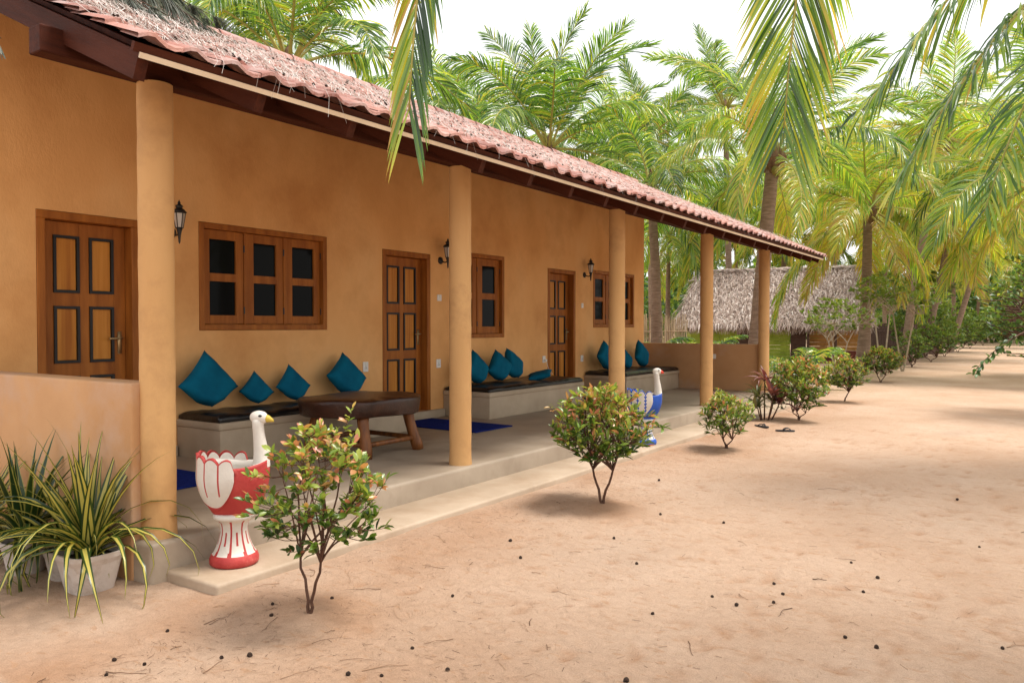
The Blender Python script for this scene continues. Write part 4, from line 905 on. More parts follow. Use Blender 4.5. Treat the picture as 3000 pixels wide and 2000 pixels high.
def trunk_mesh(pts, r0, r1, flare):
    mb = MB(); k = len(pts) ; rad_ = []; P = []
    N = max(20, int(sum((pts[i + 1] - pts[i]).length for i in range(k - 1)) / .07))
    for i in range(N + 1):
        f = i / N * (k - 1); j = min(k - 2, int(f)); P.append(pts[j].lerp(pts[j + 1], f - j)); t = i / N
        rad_.append((r0 + (r1 - r0) * t) * (1 + flare * math.exp(-t * 9)) * (1 + (.05 if i % 2 else 0) + .02 * math.sin(i * 1.7)))
    mb.tube(P, rad_, 14); return mb
def palm(label, base, crown, seed, scale=1.0, nfr=17, yel=0.0, r0=.15, r1=.105, flare=.5, bow=.25, group='coconut palms around the guest house', elevs=None, old=2, az0=None, drop=()):
    r_ = random.Random(seed); base = Vector(base); crown = Vector(crown); t = thing('coconut_palm', label, 'palm', base, 0, group)
    sd = Vector((r_.uniform(-1, 1), r_.uniform(-1, 1), 0)) * bow
    trunk_mesh([Vector(p) for p in bez(base + Vector((0, 0, -.1)), base.lerp(crown, .3) + sd, base.lerp(crown, .7) + sd * .6, crown + Vector((0, 0, .05)), 9)], r0, r1, flare).build('trunk', M['palm_bark'], t, True)
    mb = MB(); mb.lathe([(.0, -.38), (r1 * 1.2, -.34), (r1 * 1.9, -.12), (r1 * 2.1, .05), (r1 * 1.4, .25), (r1 * .5, .45), (0, .55)], 11, crown); 
    mb.v = [(x + r_.uniform(-.025, .025), y + r_.uniform(-.025, .025), z + r_.uniform(-.05, .05)) for x, y, z in mb.v]; mb.build('crown_fibre', M['fibre'], t)
    lad = elevs or [86, 72, 72, 72, 52, 52, 52, 52, 30, 30, 30, 30, 5, 5, 5, -25, -25]; az = az0 if az0 is not None else r_.uniform(0, 6.28)
    for k in range(nfr):
        e0 = lad[int(k * len(lad) / nfr)]; az += 2.39996; me = r_.choice(FROND[e0])
        o = link('frond', me, t, True); o.location = crown - base + Vector((math.cos(az), math.sin(az), 0)) * r1 * .8 + Vector((0, 0, .12)); s_ = scale * r_.uniform(.85, 1.12) * (.82 if e0 > 80 else 1)
        o.scale = (s_, s_, s_); o.rotation_euler = (r_.uniform(-.3, .3), r_.uniform(-.12, .12), az); o.color = (max(-.25, yel + r_.uniform(-.12, .12) + (.10 if e0 < 10 else 0)), 0, 0, 1)
    for k in range(old):
        az += 2.39996; o = link('frond', OLD[k % 2], t, True); o.location = crown - base; s_ = scale * r_.uniform(.75, .95); o.scale = (s_, s_, s_); o.rotation_euler = (r_.uniform(-.3, .3), .1, az); o.color = (yel * .5, 0, 0, 1)
    for k in range(r_.randrange(3, 6)):                   # green coconuts under the crown
        a = r_.uniform(0, 6.28); c = crown + Vector((math.cos(a) * .2, math.sin(a) * .2, r_.uniform(-.35, -.12))); mb = MB(); pr = [(.001, -.13), (.06, -.11), (.095, -.03), (.09, .05), (.05, .11), (.001, .13)]
        mb.lathe([(q * .9, w * .9) for q, w in pr], 10, c); mb.build('coconut', M['coconut'], t, True)
    return t
M['coconut'] = mottled('coconut_husk', [(0.3, (0.16, 0.15, 0.03)), (0.7, (0.28, 0.22, 0.06))], 8, 0.5, 0.1, 30)
def palm_at(label, u, v, z, seed, ub=None, **kw):
    c = at(u, v, z); b = ground_at(ub if ub is not None else u + 15, z); return palm(label, b, c, seed, **kw)
palm_at('leaning palm whose trunk rises behind the end column', 2262, 470, 19.0, 3, ub=2208, scale=.86, yel=.12, r0=.20, r1=.145, flare=.35, bow=.05, nfr=18)
palm_at('yellow-green palm with swollen trunk base beside the thatched hut', 2540, 625, 24.0, 15, ub=2528, scale=1.0, yel=.26, r0=.17, r1=.12, flare=1.15, bow=.05, nfr=20, old=4)
palm_at('tall upright palm standing right behind the middle of the tiled roof', 1607, 450, 24.0, 8, scale=1.12, yel=.0, nfr=18, elevs=[86, 86, 72, 72, 72, 72, 52, 52, 52, 52, 30, 30, 30, 5, 5], old=0)
palm_at('bright green palm behind the roof near the casuarina twigs', 850, 215, 17.0, 21, scale=1.05, yel=.05, nfr=18, elevs=[86, 72, 72, 72, 72, 52, 52, 52, 30, 30, 30, 5, 5], old=0)
palm_at('palm with ragged fronds behind the ridge between two taller palms', 1330, 385, 30.0, 33, scale=1.0, yel=-.02, nfr=16, old=1)
palm_at('palm filling the gap behind the far half of the tiled roof', 1900, 420, 33.0, 44, scale=1.05, yel=.02, nfr=18, old=1)
palm_at('low palm with drooping fronds beside the far corner of the ochre wall', 1905, 560, 21.5, 52, scale=.80, yel=.03, nfr=15, old=2, elevs=[72, 52, 52, 30, 30, 30, 5, 5, 5, -25, -25, -25])
palm_at('broad yellowish palm behind the swollen-based palm', 2760, 420, 29.0, 66, ub=2650, scale=1.15, yel=.22, nfr=20, old=3)
palm_at('palm with long arching fronds at the side of the sandy path', 3090, 520, 20.0, 71, scale=1.05, yel=.14, nfr=18, old=2)
palm_at('far palm over the path between the shrub row and the woods', 2900, 640, 42.0, 83, ub=2780, scale=1.1, yel=.16, nfr=18, old=2)
palm_at('far palm directly above the thatched ridge', 2400, 560, 43.0, 90, scale=1.2, yel=.08, nfr=18, old=2)
palm_at('far palm half hidden between the two yellow-green palms', 2660, 560, 47.0, 97, scale=1.2, yel=.12, nfr=18, old=2)
palm_at('far palm low over the end of the shrub row', 2780, 720, 52.0, 104, ub=2790, scale=1.1, yel=.15, nfr=18, old=3)
palm_at('slim palm rising behind the hanging frond, over the far roof end', 2120, 330, 36.0, 111, scale=1.1, yel=.0, nfr=16, old=1)
palm_at('distant palm behind the far roof end and the thatched hut', 2150, 640, 50.0, 118, scale=1.2, yel=.06, nfr=18, old=1)
palm_at('distant palm standing behind the casuarina and the bright green palm', 640, 60, 27.0, 125, scale=1.1, yel=.02, nfr=14, old=0)
palm_at('distant palm deep in the woods at the end of the path', 3050, 760, 58.0, 132, scale=1.2, yel=.2, nfr=16, old=2)

# palms standing out of sight whose fronds hang into view; their leaflets are parts
def big_frond(t, curve, nl, ll, seed, hang, S_ref, **kw):
    pts = curve; off = Vector(t.location); mb = MB(); mb.tube(pts, [.030 * (1 - .9 * (i / (len(pts) - 1))) + .002 for i in range(len(pts))], 8)
    fr = mb.build('frond', M['rachis'], t, True); fr.location = -off
    for vs, fs, v in make_leaflets(pts, nl, ll, seed, hang, S_ref, segs=6, **kw):
        mb = MB(); mb.add(vs, fs, v); mb.build('leaflet', M['palm_leaf'], fr, True)
    return fr
def near_palm(label, base, crown, seed, r0=.17, r1=.12):
    base = Vector(base); crown = Vector(crown); t = thing('coconut_palm', label, 'palm', base, 0, 'coconut palms around the guest house')
    trunk_mesh([Vector(p) for p in bez(base + Vector((0, 0, -.1)), base.lerp(crown, .35), base.lerp(crown, .7), crown, 8)], r0, r1, .6).build('trunk', M['palm_bark'], t, True)
    mb = MB(); mb.lathe([(.0, -.38), (r1 * 1.2, -.34), (r1 * 1.9, -.12), (r1 * 2.1, .05), (r1 * 1.4, .25), (r1 * .5, .45), (0, .55)], 11, crown); mb.build('crown_fibre', M['fibre'], t)
    return t
def camp(xc, h, z): return CR * xc + CF * z + Vector((0, 0, CAM_Z + h))
pa_c = camp(3.3, 4.4, 3.4); pa = near_palm('palm with fronds hanging over the path in front of the tiled roof', Vector((camp(3.3, 0, 3.2).x, camp(3.3, 0, 3.2).y, 0)), pa_c, 1)
# frond hanging tip-down over the path
big_frond(pa, bez(pa_c, at(2560, -1900, 4.6), at(2345, -420, 5.2), at(2292, 380, 5.35), 44), 112, 1.0, 301, .45, CR, start=.5, width=.020, yel=-.02, tipyel=.45, a0=54, a1=66, up=.02, jit=.06, miss=.0, tip=.75)
# frond end hanging before the roof
big_frond(pa, bez(pa_c, at(2200, -2700, 3.9), at(1290, -1500, 4.3), at(1200, 330, 4.4), 44), 140, .72, 302, 1.5, CR, start=.5, width=.019, yel=-.22, tipyel=.25, a0=58, a1=74, up=.02, jit=.05, left_v=.50, tip=.9)
pb_c = camp(6.3, 3.9, 8.2); pb = near_palm('palm with pale hanging leaflets reaching across the path', Vector((camp(6.6, 0, 8.2).x, camp(6.6, 0, 8.2).y, 0)), pb_c, 2)
big_frond(pb, bez(pb_c, at(3050, -420, 7.6), at(2760, 0, 7.1), at(2520, 330, 6.9), 40), 62, .95, 311, 2.3, (CF + CR * .5).normalized(), start=.2, width=.036, yel=-.04, a0=20, a1=60, up=.05, jit=.12)
big_frond(pb, bez(pb_c, at(3100, -150, 7.6), at(2850, 140, 7.2), at(2610, 560, 7.0), 40), 62, .95, 312, 2.1, (CF + CR * .4).normalized(), start=.2, width=.036, yel=0.0, a0=22, a1=62, up=.05, jit=.14)
big_frond(pb, bez(pb_c, at(3150, 0, 8.2), at(2990, 250, 8.2), at(2880, 620, 8.0), 40), 58, .90, 313, 1.9, (CF - CR * .3).normalized(), start=.2, width=.034, yel=.02, a0=24, a1=62, up=.05, jit=.14)

for t_, c_ in ((pa, pa_c), (pb, pb_c)):                   # the rest of each crown, spreading away over the path
    for k, (a_, e0) in enumerate(((-1.5, 52), (-.9, 30), (-.4, 72), (.0, 52), (-2.0, 72))):
        d = CR * math.cos(a_) + CF * math.sin(a_); o = link('frond', FROND[e0][k % 3], t_, True); o.location = c_ - Vector(t_.location) + Vector((0, 0, .1)); o.rotation_euler = (0, 0, math.atan2(d.y, d.x)); o.color = (.05, 0, 0, 1)
# ---------------------------------------------------------------- thatched hut behind the veranda
M['green_board'] = mottled('lime_board', [(0.3, (0.23, 0.33, 0.03)), (0.7, (0.36, 0.46, 0.06))], 3, 0.7, 0.15, 40)
M['orange_board'] = mottled('orange_board', [(0.3, (0.52, 0.26, 0.07)), (0.7, (0.66, 0.38, 0.13))], 3, 0.7, 0.15, 40)
M['red_base'] = mottled('red_oxide', [(0.3, (0.17, 0.045, 0.035)), (0.7, (0.26, 0.08, 0.06))], 3, 0.8, 0.1, 40)
M['brown_board'] = mottled('brown_board', [(0.3, (0.060, 0.034, 0.026)), (0.7, (0.13, 0.075, 0.055))], 4, 0.8, 0.3, 30, stretch=(1, 1, 5))
M['reed'] = piece_mat('reed', [(0.0, (0.30, 0.20, 0.13)), (0.5, (0.45, 0.33, 0.23)), (1.0, (0.60, 0.47, 0.34))], .8, .2, 0)
HA, HB = ground_at(1985, 33.0), ground_at(2545, 29.5); hd = (HB - HA); HL = hd.length; hang_ = math.atan2(hd.y, hd.x)
hut = thing('thatched_hut', 'low hut with shaggy palm-thatch roof and lime green board walls', 'hut', HA, hang_)
E_Z, R_Z, RUN = 1.50, 3.75, 2.35
mb = MB(); mb.add([(0, 0, E_Z), (HL, 0, E_Z), (HL - .25, RUN, R_Z), (.45, RUN, R_Z), (0, 2 * RUN, E_Z), (HL, 2 * RUN, E_Z), (0, .1, E_Z - .12), (HL, .1, E_Z - .12), (0, 2 * RUN - .1, E_Z - .12), (HL, 2 * RUN - .1, E_Z - .12)],
       [(0, 1, 2, 3), (3, 2, 5, 4), (0, 3, 4), (1, 5, 2), (6, 8, 9, 7), (0, 6, 7, 1), (4, 5, 9, 8), (0, 4, 8, 6), (1, 7, 9, 5)], .35); hroof = mb.build('roof', M['thatch'], hut, False, True)
th = MB(); hr = random.Random(12)
for c in range(15):                                   # overlapping courses of split palm leaf
    for k in range(760):
        x = hr.uniform(-.12, HL + .05); t = (c + hr.random()) / 15; y = RUN * t; z = E_Z + (R_Z - E_Z) * t; x = x + (.4 * t if x < HL / 2 else -.2 * t)
        L = hr.uniform(.28, .62); w = hr.uniform(.012, .032); a = hr.gauss(0, .55); lift = hr.uniform(.03, .15); d = Vector((math.sin(a), -math.cos(a) * .72, -math.cos(a) * .69)); p = Vector((x, y, z + .05 + hr.uniform(0, .05)))
        s_ = Vector((math.cos(a), .2, .25)).normalized() * w; m1 = p + d * L * .55 + Vector((0, -lift * .5, lift * .45)); m2 = p + d * L + Vector((0, -lift * .4, -lift * .7 * hr.random()))
        th.add([p - s_, p + s_, m1 + s_, m1 - s_, m2 + s_ * .2, m2 - s_ * .2], [(0, 1, 2, 3), (3, 2, 4, 5)], min(1, max(0, hr.gauss(.5, .26))))
for k in range(1500):                                 # ragged fringe along the eave
    x = hr.uniform(-.15, HL + .08); L = hr.uniform(.15, .5); w = hr.uniform(.010, .024); a = hr.gauss(0, .35); p = Vector((x, hr.uniform(-.02, .12), E_Z + .04)); q = p + Vector((math.sin(a) * L, -.10, -math.cos(a) * L)); s_ = Vector((w, 0, 0))
    th.add([p - s_, p + s_, q + s_ * .2, q - s_ * .2], [(0, 1, 2, 3)], min(1, max(0, hr.gauss(.42, .25))))
for k in range(900):                                  # ridge cover
    x = hr.uniform(.3, HL - .2); a = hr.gauss(0, .9); L = hr.uniform(.2, .5); p = Vector((x, RUN + hr.uniform(-.1, .1), R_Z + .07 + hr.uniform(0, .07))); q = p + Vector((math.cos(a) * L, -abs(math.sin(a)) * L, hr.uniform(-.15, .05))); s_ = Vector((0, .02, .015))
    th.add([p - s_, p + s_, q + s_ * .3, q - s_ * .3], [(0, 1, 2, 3)], min(1, max(0, hr.gauss(.65, .2))))
o = th.build('thatch', M['thatch'], hroof, False, True); o['kind'] = 'stuff'
WY = 0.75; PX = HL * .60
for k in range(11):
    for (x0, x1) in ((.35, 1.55), (1.56, PX)):
        mb = MB(); mb.rbox(x0, x1 - .006, WY + (.006 if k % 2 else 0), WY + .04, .06 + k * .15, .06 + k * .15 + .144, .006, 1); mb.build('board', M['green_board'], hut, False, True)
mb = MB(); mb.rbox(2.3, 2.95, WY - .035, WY - .004, .55, 1.35, .01, 1); sh_ = mb.build('window', M['brown_board'], hut, False, True)
mb = MB(); mb.box(2.24, 3.01, WY - .05, WY - .036, .50, .55); mb.build('sill', M['wood'], sh_, False, True)
mb = MB(); mb.rbox(PX + .02, PX + .6, WY - .02, WY + .03, .05, 1.7, .01, 1); mb.build('door', M['brown_board'], hut, False, True)
for k in range(7):
    mb = MB(); mb.rbox(PX + .62, HL - .1, WY + .5 + (.006 if k % 2 else 0), WY + .54, .46 + k * .16, .46 + k * .16 + .148, .006, 1); mb.build('board', M['orange_board'], hut, False, True)
mb = MB(); mb.rbox(PX + .60, HL - .05, WY + .46, WY + .56, -.05, .45, .01, 1); mb.build('wall_base', M['red_base'], hut, False, True)
mb = MB(); mb.rbox(PX + .3, HL + .1, .05, WY + .46, -.05, .10, .02, 1); mb.build('porch_floor', M['red_base'], hut, False, True)
for x in (PX + .75, PX + 1.75, HL - .12):
    mb = MB(); mb.tube([(x, .12, -.1), (x + .02, .12, .8), (x, .13, E_Z)], [.055, .05, .05], 8); mb.build('post', M['brown_board'], hut, True, True)
# reed fence beside the ochre wall
fa, fb_ = ground_at(1830, 24.5), ground_at(2012, 27.0); fence = thing('reed_fence', 'pale reed fence between the ochre wall and the thatched hut', 'fence', fa); mb = MB(); fr_ = random.Random(4)
for k in range(110):
    t = k / 109; p = fa.lerp(fb_, t) + Vector((fr_.uniform(-.01, .01), fr_.uniform(-.01, .01), 0)); h = 1.75 + fr_.uniform(-.12, .1); mb.tube([p, p + Vector((fr_.uniform(-.03, .03), 0, h * .5)), p + Vector((fr_.uniform(-.05, .05), 0, h))], [.011, .010, .008], 5, fr_.random())
o = mb.build('reeds', M['reed'], fence); o['kind'] = 'stuff'
for z in (.45, 1.25):
    mb = MB(); q = (fa - fb_).normalized().cross(Vector((0, 0, 1))) * -.02; mb.tube([fa + q + Vector((0, 0, z)), fb_ + q + Vector((0, 0, z))], .016, 6); mb.build('rail', M['reed'], fence)
# dark plank fence beyond the swollen palm
fa, fb_ = ground_at(2535, 37.0), ground_at(2760, 40.0); t = thing('plank_fence', 'dark upright plank fence behind the shrub row', 'fence', fa); dv = (fb_ - fa); nb = 26; an = math.atan2(dv.y, dv.x)
for k in range(nb):
    mb = MB(); w = dv.length / nb; mb.box(-w * .46, w * .46, -.015, .015, -.05, 1.5 + fr_.uniform(-.05, .05)); o = mb.build('plank', M['brown_board'], t, False, True); o.location = dv * ((k + .5) / nb); o.rotation_euler.z = an
for z in (.5, 1.15):
    mb = MB(); mb.box(0, dv.length, -.06, -.018, z, z + .08); o = mb.build('rail', M['brown_board'], t, False, True); o.rotation_euler.z = an
# ---------------------------------------------------------------- smaller trees and the shrub row along the path
def row(label, u, z, h, w, seed, **kw):
    b = ground_at(u, z); kw.setdefault('leaf', (.10, .042)); kw.setdefault('mat', 'tree_leaf'); kw.setdefault('tipred', 0); kw.setdefault('nclus', 150); kw.setdefault('clear', .12)
    return shrub(kw.pop('name', 'path_shrub'), label, kw.pop('cat', 'shrub'), b, h, w, seed, group=kw.pop('group', 'shrubs along the far path'), thick=kw.pop('thick', .02), **kw)
row('dark shrub on thin stems, next after the one at the palm base', 2672, 27.5, 1.25, 1.35, 201, stems=3)
row('broad green shrub throwing a shadow on the open path', 2728, 31.5, 1.55, 2.2, 202, nclus=210, leaf=(.12, .05))
row('low rounded shrub tucked behind the broad one', 2768, 37.0, 1.7, 2.2, 203, leaf=(.13, .055), nclus=210)
row('bushy shrub two places before the path disappears', 2806, 43.0, 2.0, 2.8, 204, leaf=(.15, .065), nclus=240)
row('shrub next to last where the path disappears', 2842, 50.0, 2.3, 3.2, 205, leaf=(.17, .075), nclus=240)
row('last shrub of the row at the end of the path', 2880, 57.0, 2.6, 3.6, 206, leaf=(.20, .085), nclus=240)
row('wide dark shrub closing the end of the path', 2960, 64.0, 3.2, 5.5, 207, leaf=(.24, .10), nclus=300)
row('tall shrub standing behind the broad green one', 2690, 34.0, 2.5, 2.8, 208, leaf=(.14, .06), nclus=240, dark=-.1)
row('tall leafy shrub hiding the palm trunks further along', 2755, 45.0, 3.0, 4.0, 209, leaf=(.18, .08), nclus=260, dark=-.1)
row('wide shrub at the path end under the far palms', 3080, 60.0, 3.4, 6.0, 210, leaf=(.24, .10), nclus=300)
row('slender pale-stemmed tree with a flat spreading crown over the shrub row', 2645, 25.0, 2.95, 3.1, 211, name='small_tree', cat='tree', clear=.62, bark='pale_bark', nclus=150, per=6, leaf=(.15, .065), stems=2, group='slender trees by the hut', thick=.035, dark=-.25, sparse=.3)
row('slender leafy tree in front of the thatched eave', 2455, 21.0, 2.35, 2.5, 212, name='small_tree', cat='tree', clear=.42, bark='pale_bark', nclus=130, per=6, leaf=(.13, .055), stems=3, group='slender trees by the hut', thick=.028, dark=-.25, sparse=.3)
row('slender tree with grey branches beside the swollen palm trunk', 2585, 22.5, 3.1, 2.2, 213, name='small_tree', cat='tree', clear=.60, bark='pale_bark', nclus=110, per=6, leaf=(.14, .06), stems=2, group='slender trees by the hut', thick=.032, dark=-.28, sparse=.3)
row('thin whitish-stemmed tree standing among the far shrubs', 2715, 36.0, 4.0, 3.0, 214, name='small_tree', cat='tree', clear=.6, bark='pale_bark', nclus=150, leaf=(.17, .08), stems=2, group='slender trees by the hut', thick=.05)
row('broad dark-leaved tree whose branches hang over the path', 3150, 12.5, 3.0, 3.1, 221, name='broadleaf_tree', cat='tree', clear=.2, nclus=330, per=7, leaf=(.10, .052), stems=3, group='broadleaf trees across the path', thick=.045, dark=.05)
row('second broad-leaved tree behind the one that hangs over the path', 3180, 22.0, 4.2, 5.0, 222, name='broadleaf_tree', cat='tree', clear=.15, nclus=330, per=7, leaf=(.15, .07), stems=3, group='broadleaf trees across the path', thick=.06)
sb = at(3030, 960, 11.0); st_ = bpy.data.objects['broadleaf_tree']; mb = MB(); sp = bez(sb, at(2960, 985, 10.8), at(2900, 1035, 10.6), at(2858, 1085, 10.5), 12); mb.tube(sp, [.012 - .0008 * k for k in range(12)], 5); mb.build('branch', M['bark'], st_, True)
sr = random.Random(31); pl = []
for k in range(64):
    p = sp[sr.randrange(3, 12)]; pl.append((Matrix.Translation(p + Vector((sr.uniform(-.03, .03), sr.uniform(-.03, .03), sr.uniform(-.05, .02)))) @ frame((rand_dir(sr) + Vector((0, 0, -.6)) - CR * .4)) @ Matrix.Rotation(sr.uniform(-.8, .8), 4, 'X'), sr.uniform(.05, .45), 0))
scatter(st_, 'hanging_leaf', [leaf_shape(.085, .042)], M['tree_leaf'], pl, 64)
# young palms near the ground
def young(label, p, s_, n_, seed, yel=.05):
    r_ = random.Random(seed); t = thing('young_palm', label, 'palm', p, 0, 'young palms'); az = r_.uniform(0, 6)
    for k in range(n_):
        az += 2.39996; o = link('frond', YOUNG[k % 3], t, True); q = s_ * r_.uniform(.8, 1.15); o.scale = (q, q, q); o.rotation_euler = (r_.uniform(-.3, .3), 0, az); o.color = (yel + r_.uniform(-.08, .1), 0, 0, 1)
young('young palm sprouting just past the end column', ground_at(2335, 18.0), .34, 11, 5); young('young palm in front of the green hut wall', ground_at(2075, 26.0), .42, 9, 6, .0); young('young palm at the foot of the reed fence', ground_at(1900, 22.5), .5, 8, 7)
# more palms massed behind, each its own tree
BACK = [('palm glimpsed behind the hut roof, close to the leaning palm', 2300, 700, 40, .04), ('palm with bright fronds over the right half of the hut', 2440, 640, 36, .22), ('bright palm between the slender trees and the path', 2700, 640, 37, .25), ('palm arching low over the broad green shrub', 2800, 560, 35, .2), ('palm behind the broad dark-leaved tree', 2960, 480, 33, .12),
        ('palm far down the path over the last shrub', 2870, 780, 62, .2), ('palm far behind the reed fence', 1960, 700, 46, .0), ('palm beyond the hut seen between the two end columns', 2090, 720, 44, .08), ('palm far behind the middle of the roof ridge', 1480, 470, 40, .0), ('palm far behind the roof beside the upright palm', 1740, 480, 42, .02), ('palm far beyond the plank fence', 2600, 730, 58, .15), ('palm at the very end of the path', 2950, 800, 70, .2), ('palm among the woods past the path end', 3080, 700, 50, .12)]
for k, (lb, u, v, z, ye) in enumerate(BACK): palm_at(lb, u, v, z, 400 + 7 * k, ub={2800: 2700, 2960: 3150, 2870: 2840}.get(u, u), scale=1.15, yel=ye, nfr=16, old=2, bow=.4)
# distant woods: one leafy mass
wr = np.random.RandomState(8); NW = 52000; U = wr.uniform(1650, 3700, NW); Z = wr.uniform(62, 95, NW); crown_h = 6.2 + 2.2 * value_noise(U / 60, Z / 8, 1.0, 5) + .8 * value_noise(U / 17, Z / 4, 1.0, 6); Hh = wr.rand(NW) ** .8 * np.maximum(1.2, crown_h)
xc = (U - 1500) / FPX * Z; P = np.stack([CR.x * xc + CF.x * Z, CR.y * xc + CF.y * Z, Hh], -1)
a = wr.normal(size=(NW, 3)); a /= np.linalg.norm(a, axis=1)[:, None]; b = np.cross(a, wr.normal(size=(NW, 3))); b /= np.linalg.norm(b, axis=1)[:, None]; sz = wr.uniform(.16, .42, NW)[:, None]
V = np.stack([P - a * sz, P + b * sz * .5, P + a * sz, P - b * sz * .5], 1).reshape(-1, 3); F = np.arange(NW * 4).reshape(-1, 4)
me = bpy.data.meshes.new('distant_woods'); me.from_pydata(V.tolist(), [], F.tolist()); me.materials.append(M['tree_leaf']); at_ = me.attributes.new('rnd', 'FLOAT', 'POINT'); at_.data.foreach_set('value', np.repeat(np.clip(wr.normal(.42, .25, NW), 0, 1), 4))
o = bpy.data.objects.new('distant_woods', me); COL.objects.link(o); o.color = (0, 0, 0, 1); o['kind'] = 'stuff'; tag(o, 'distant green woods closing off the end of the sandy path', 'woods')
# ---------------------------------------------------------------- casuarina hanging over the near end of the roof
cas = thing('casuarina_tree', 'grey-green casuarina with wispy needles drooping over the tiled roof', 'tree', (-9.6, -0.6, 0)); tk = [Vector((-9.6, -.6, -.1)), Vector((-9.5, -.3, 2)), Vector((-9.2, .2, 4.2)), Vector((-8.9, .8, 6.2)), Vector((-8.6, 1.4, 8.0))]
mb = MB(); mb.tube(tk, [.16, .14, .12, .09, .05], 10); mb.build('trunk', M['bark'], cas, True)
nd = MB(); cr = random.Random(15); bmb = MB()
def tuft(p, d, n_, L, spread):
    for k in range(n_):
        dd = (d + rand_dir(cr) * spread).normalized(); q = p.copy(); l_ = L * cr.uniform(.6, 1.2); w = cr.uniform(.0022, .0042); s_ = dd.cross(Vector((0, 0, 1))); s_ = s_.normalized() * w if s_.length > .01 else Vector((w, 0, 0)); vs = []
        for g in range(4):
            vs += [q - s_, q + s_]; dd = (dd + Vector((0, 0, -.35))).normalized(); q = q + dd * l_ / 3
        nd.add(vs, [(0, 1, 3, 2), (2, 3, 5, 4), (4, 5, 7, 6)], cr.random())
def wisp(p0, p1, n_, L=.22, r_=.012, sag=.3):
    c = bez(p0, p0.lerp(p1, .35) + Vector((0, 0, .25 * sag)), p0.lerp(p1, .75) + Vector((0, 0, .1 * sag)), p1, 14); bmb.tube(c, [r_ * (1 - .06 * k) for k in range(14)], 5)
    for k in range(n_):
        j = cr.randrange(2, 14); tuft(c[j] + Vector((cr.uniform(-.04, .04), cr.uniform(-.04, .04), 0)), ((c[min(13, j + 1)] - c[j - 1]).normalized() + Vector((0, 0, -.3))), 12, L, .8)
src = Vector((-8.75, 1.0, 6.6))
def over_roof(u, v):
    d = CR * ((u - 1500) / FPX) + CF; z = (EZ - CAM_Z - 3.5 * SL) / ((953 - v) / FPX + d.x * SL); z = z * .88 if 0 < z else 8.6
    return at(u, v, min(z, 9.0))
for (u, v) in ((330, 15), (310, 25), (350, 35), (400, 50), (430, 70), (470, 65), (500, 90), (530, 60), (560, 115), (590, 90), (620, 120), (650, 135), (320, -20), (420, 10), (480, 0), (560, 30), (600, 60), (680, 140), (720, 150), (450, 45), (520, 85), (380, 25), (610, 95), (570, 75), (640, 60), (500, 30), (440, 70)): wisp(src + Vector((cr.uniform(-.3, .3), cr.uniform(-.3, .3), cr.uniform(-1, .5))), over_roof(u, v), 95, .32)
for (u, v, z) in ((-6, 60, 3.3), (14, 120, 3.25)): wisp(src, at(u, v, z), 12, .10, .008, .2)
bmb.build('branches', M['bark'], cas)['kind'] = 'stuff'; nd.build('needles', M['casuarina'], cas)['kind'] = 'stuff'
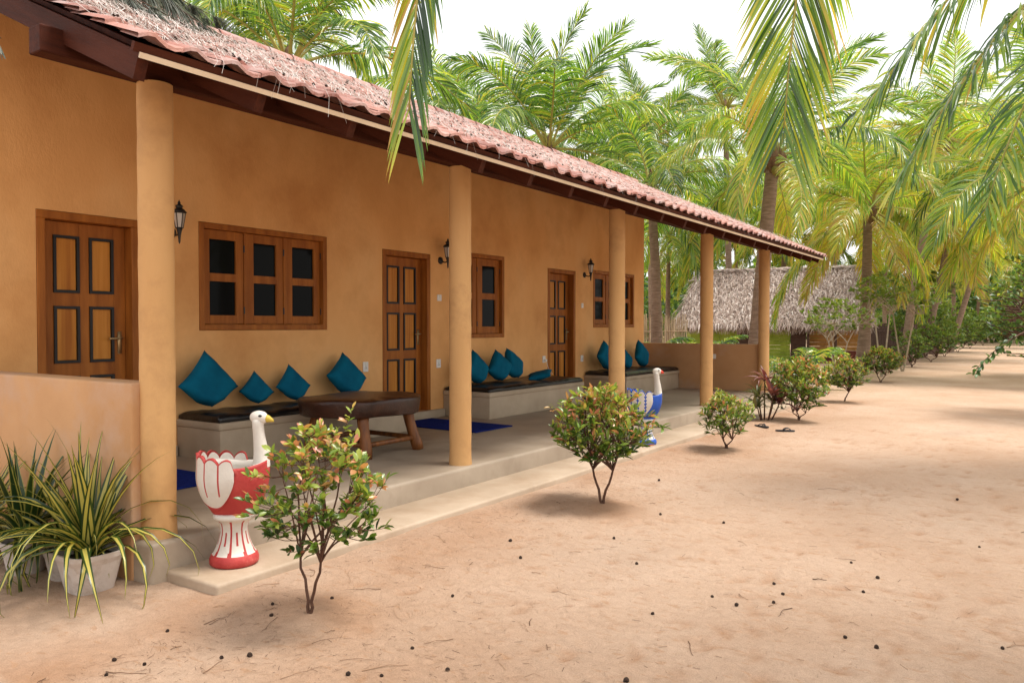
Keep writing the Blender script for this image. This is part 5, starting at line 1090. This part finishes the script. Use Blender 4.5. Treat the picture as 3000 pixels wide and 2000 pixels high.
# ---------------------------------------------------------------- litter on the sand
lt = random.Random(99); cone_m = []
for q in range(3):
    mb = MB(); pr_ = [(.001, -.011), (.007, -.009), (.0105, -.002), (.010, .005), (.006, .011), (.001, .013)]; mb.lathe(pr_, 9); mb.v = [(x * (1 + .12 * ((k * 7 + q) % 3 - 1)), y * (1 + .12 * ((k * 5 + q) % 3 - 1)), z) for k, (x, y, z) in enumerate(mb.v)]; cone_m.append(mb.mesh('fallen_cone', M['cone']))
def sand_spot(k):
    while True:
        if lt.random() < .55: x, y = lt.uniform(-3.5, -.6), 1.2 + abs(lt.gauss(0, 1.6))
        else: x, y = lt.uniform(-3.4, 2.2), lt.uniform(1.5, 8)
        if x < -3.6 + .0 or any((x - bx) ** 2 + (y - by_) ** 2 < .02 for bx, by_ in BUSHES): continue
        return x, y
for k in range(64):
    x, y = sand_spot(k); o = link('fallen_cone', cone_m[k % 3]); s_ = lt.uniform(.7, 1.15); o.scale = (s_, s_, s_); o.location = (x, y, gz1(x, y) + .006 * s_); o.rotation_euler = (lt.uniform(0, 3), lt.uniform(0, 3), lt.uniform(0, 6)); tag(o, 'tiny dark casuarina cone lying on the sand', 'cone', 'fallen cones on the sand')
for k in range(120):
    x, y = sand_spot(k); L = lt.choice((.05, .07, .09, .12, .16, .22)) * lt.uniform(.8, 1.2); a = lt.uniform(0, 6.28); pts = []; px, py = x, y
    for q in range(6):
        pts.append(Vector((px, py, gz1(px, py) + .0035 + (.006 * lt.random() if q in (2, 3) else 0)))); a += lt.uniform(-.35, .35); px += math.cos(a) * L / 5; py += math.sin(a) * L / 5
    mb = MB(); r0 = lt.uniform(.0012, .0028); mb.tube(pts, [r0 * (1 - .1 * q) for q in range(6)], 4, lt.random())
    if lt.random() < .35: j = 3; mb.tube([pts[j], pts[j] + Vector((math.cos(a + 1) * L * .3, math.sin(a + 1) * L * .3, .004))], [r0 * .6, r0 * .3], 4, lt.random())
    o = mb.build('dry_twig', M['twig']); tag(o, 'dry brown twig lying on the sand', 'twig', 'dry twigs on the sand')
db = MB()
for k in range(5200):
    x, y = sand_spot(k)
    if lt.random() < .45: x, y = lt.uniform(-3.4, -1.2), 1.3 + abs(lt.gauss(0, .8))
    elif lt.random() < .3: x, y = -3.5 + abs(lt.gauss(0, .35)), lt.uniform(2.2, 9)
    L = .005 + .05 * lt.random() ** 2.2; a = lt.uniform(0, 6.28); w = lt.uniform(.0004, .0010); dx, dy = math.cos(a) * L, math.sin(a) * L; h = .004; z0, z1 = gz1(x, y) + h, gz1(x + dx, y + dy) + h
    db.add([(x - dy / L * w, y + dx / L * w, z0), (x + dy / L * w, y - dx / L * w, z0 - .001), (x + dx + dy / L * w, y + dy - dx / L * w, z1 - .001), (x + dx - dy / L * w, y + dy + dx / L * w, z1)], [(0, 1, 2, 3)], lt.random())
o = db.build('sand_debris', M['twig']); o['kind'] = 'stuff'; tag(o, 'fine dry needles and crumbs scattered over the sand', 'debris')

bpy.context.view_layer.update()
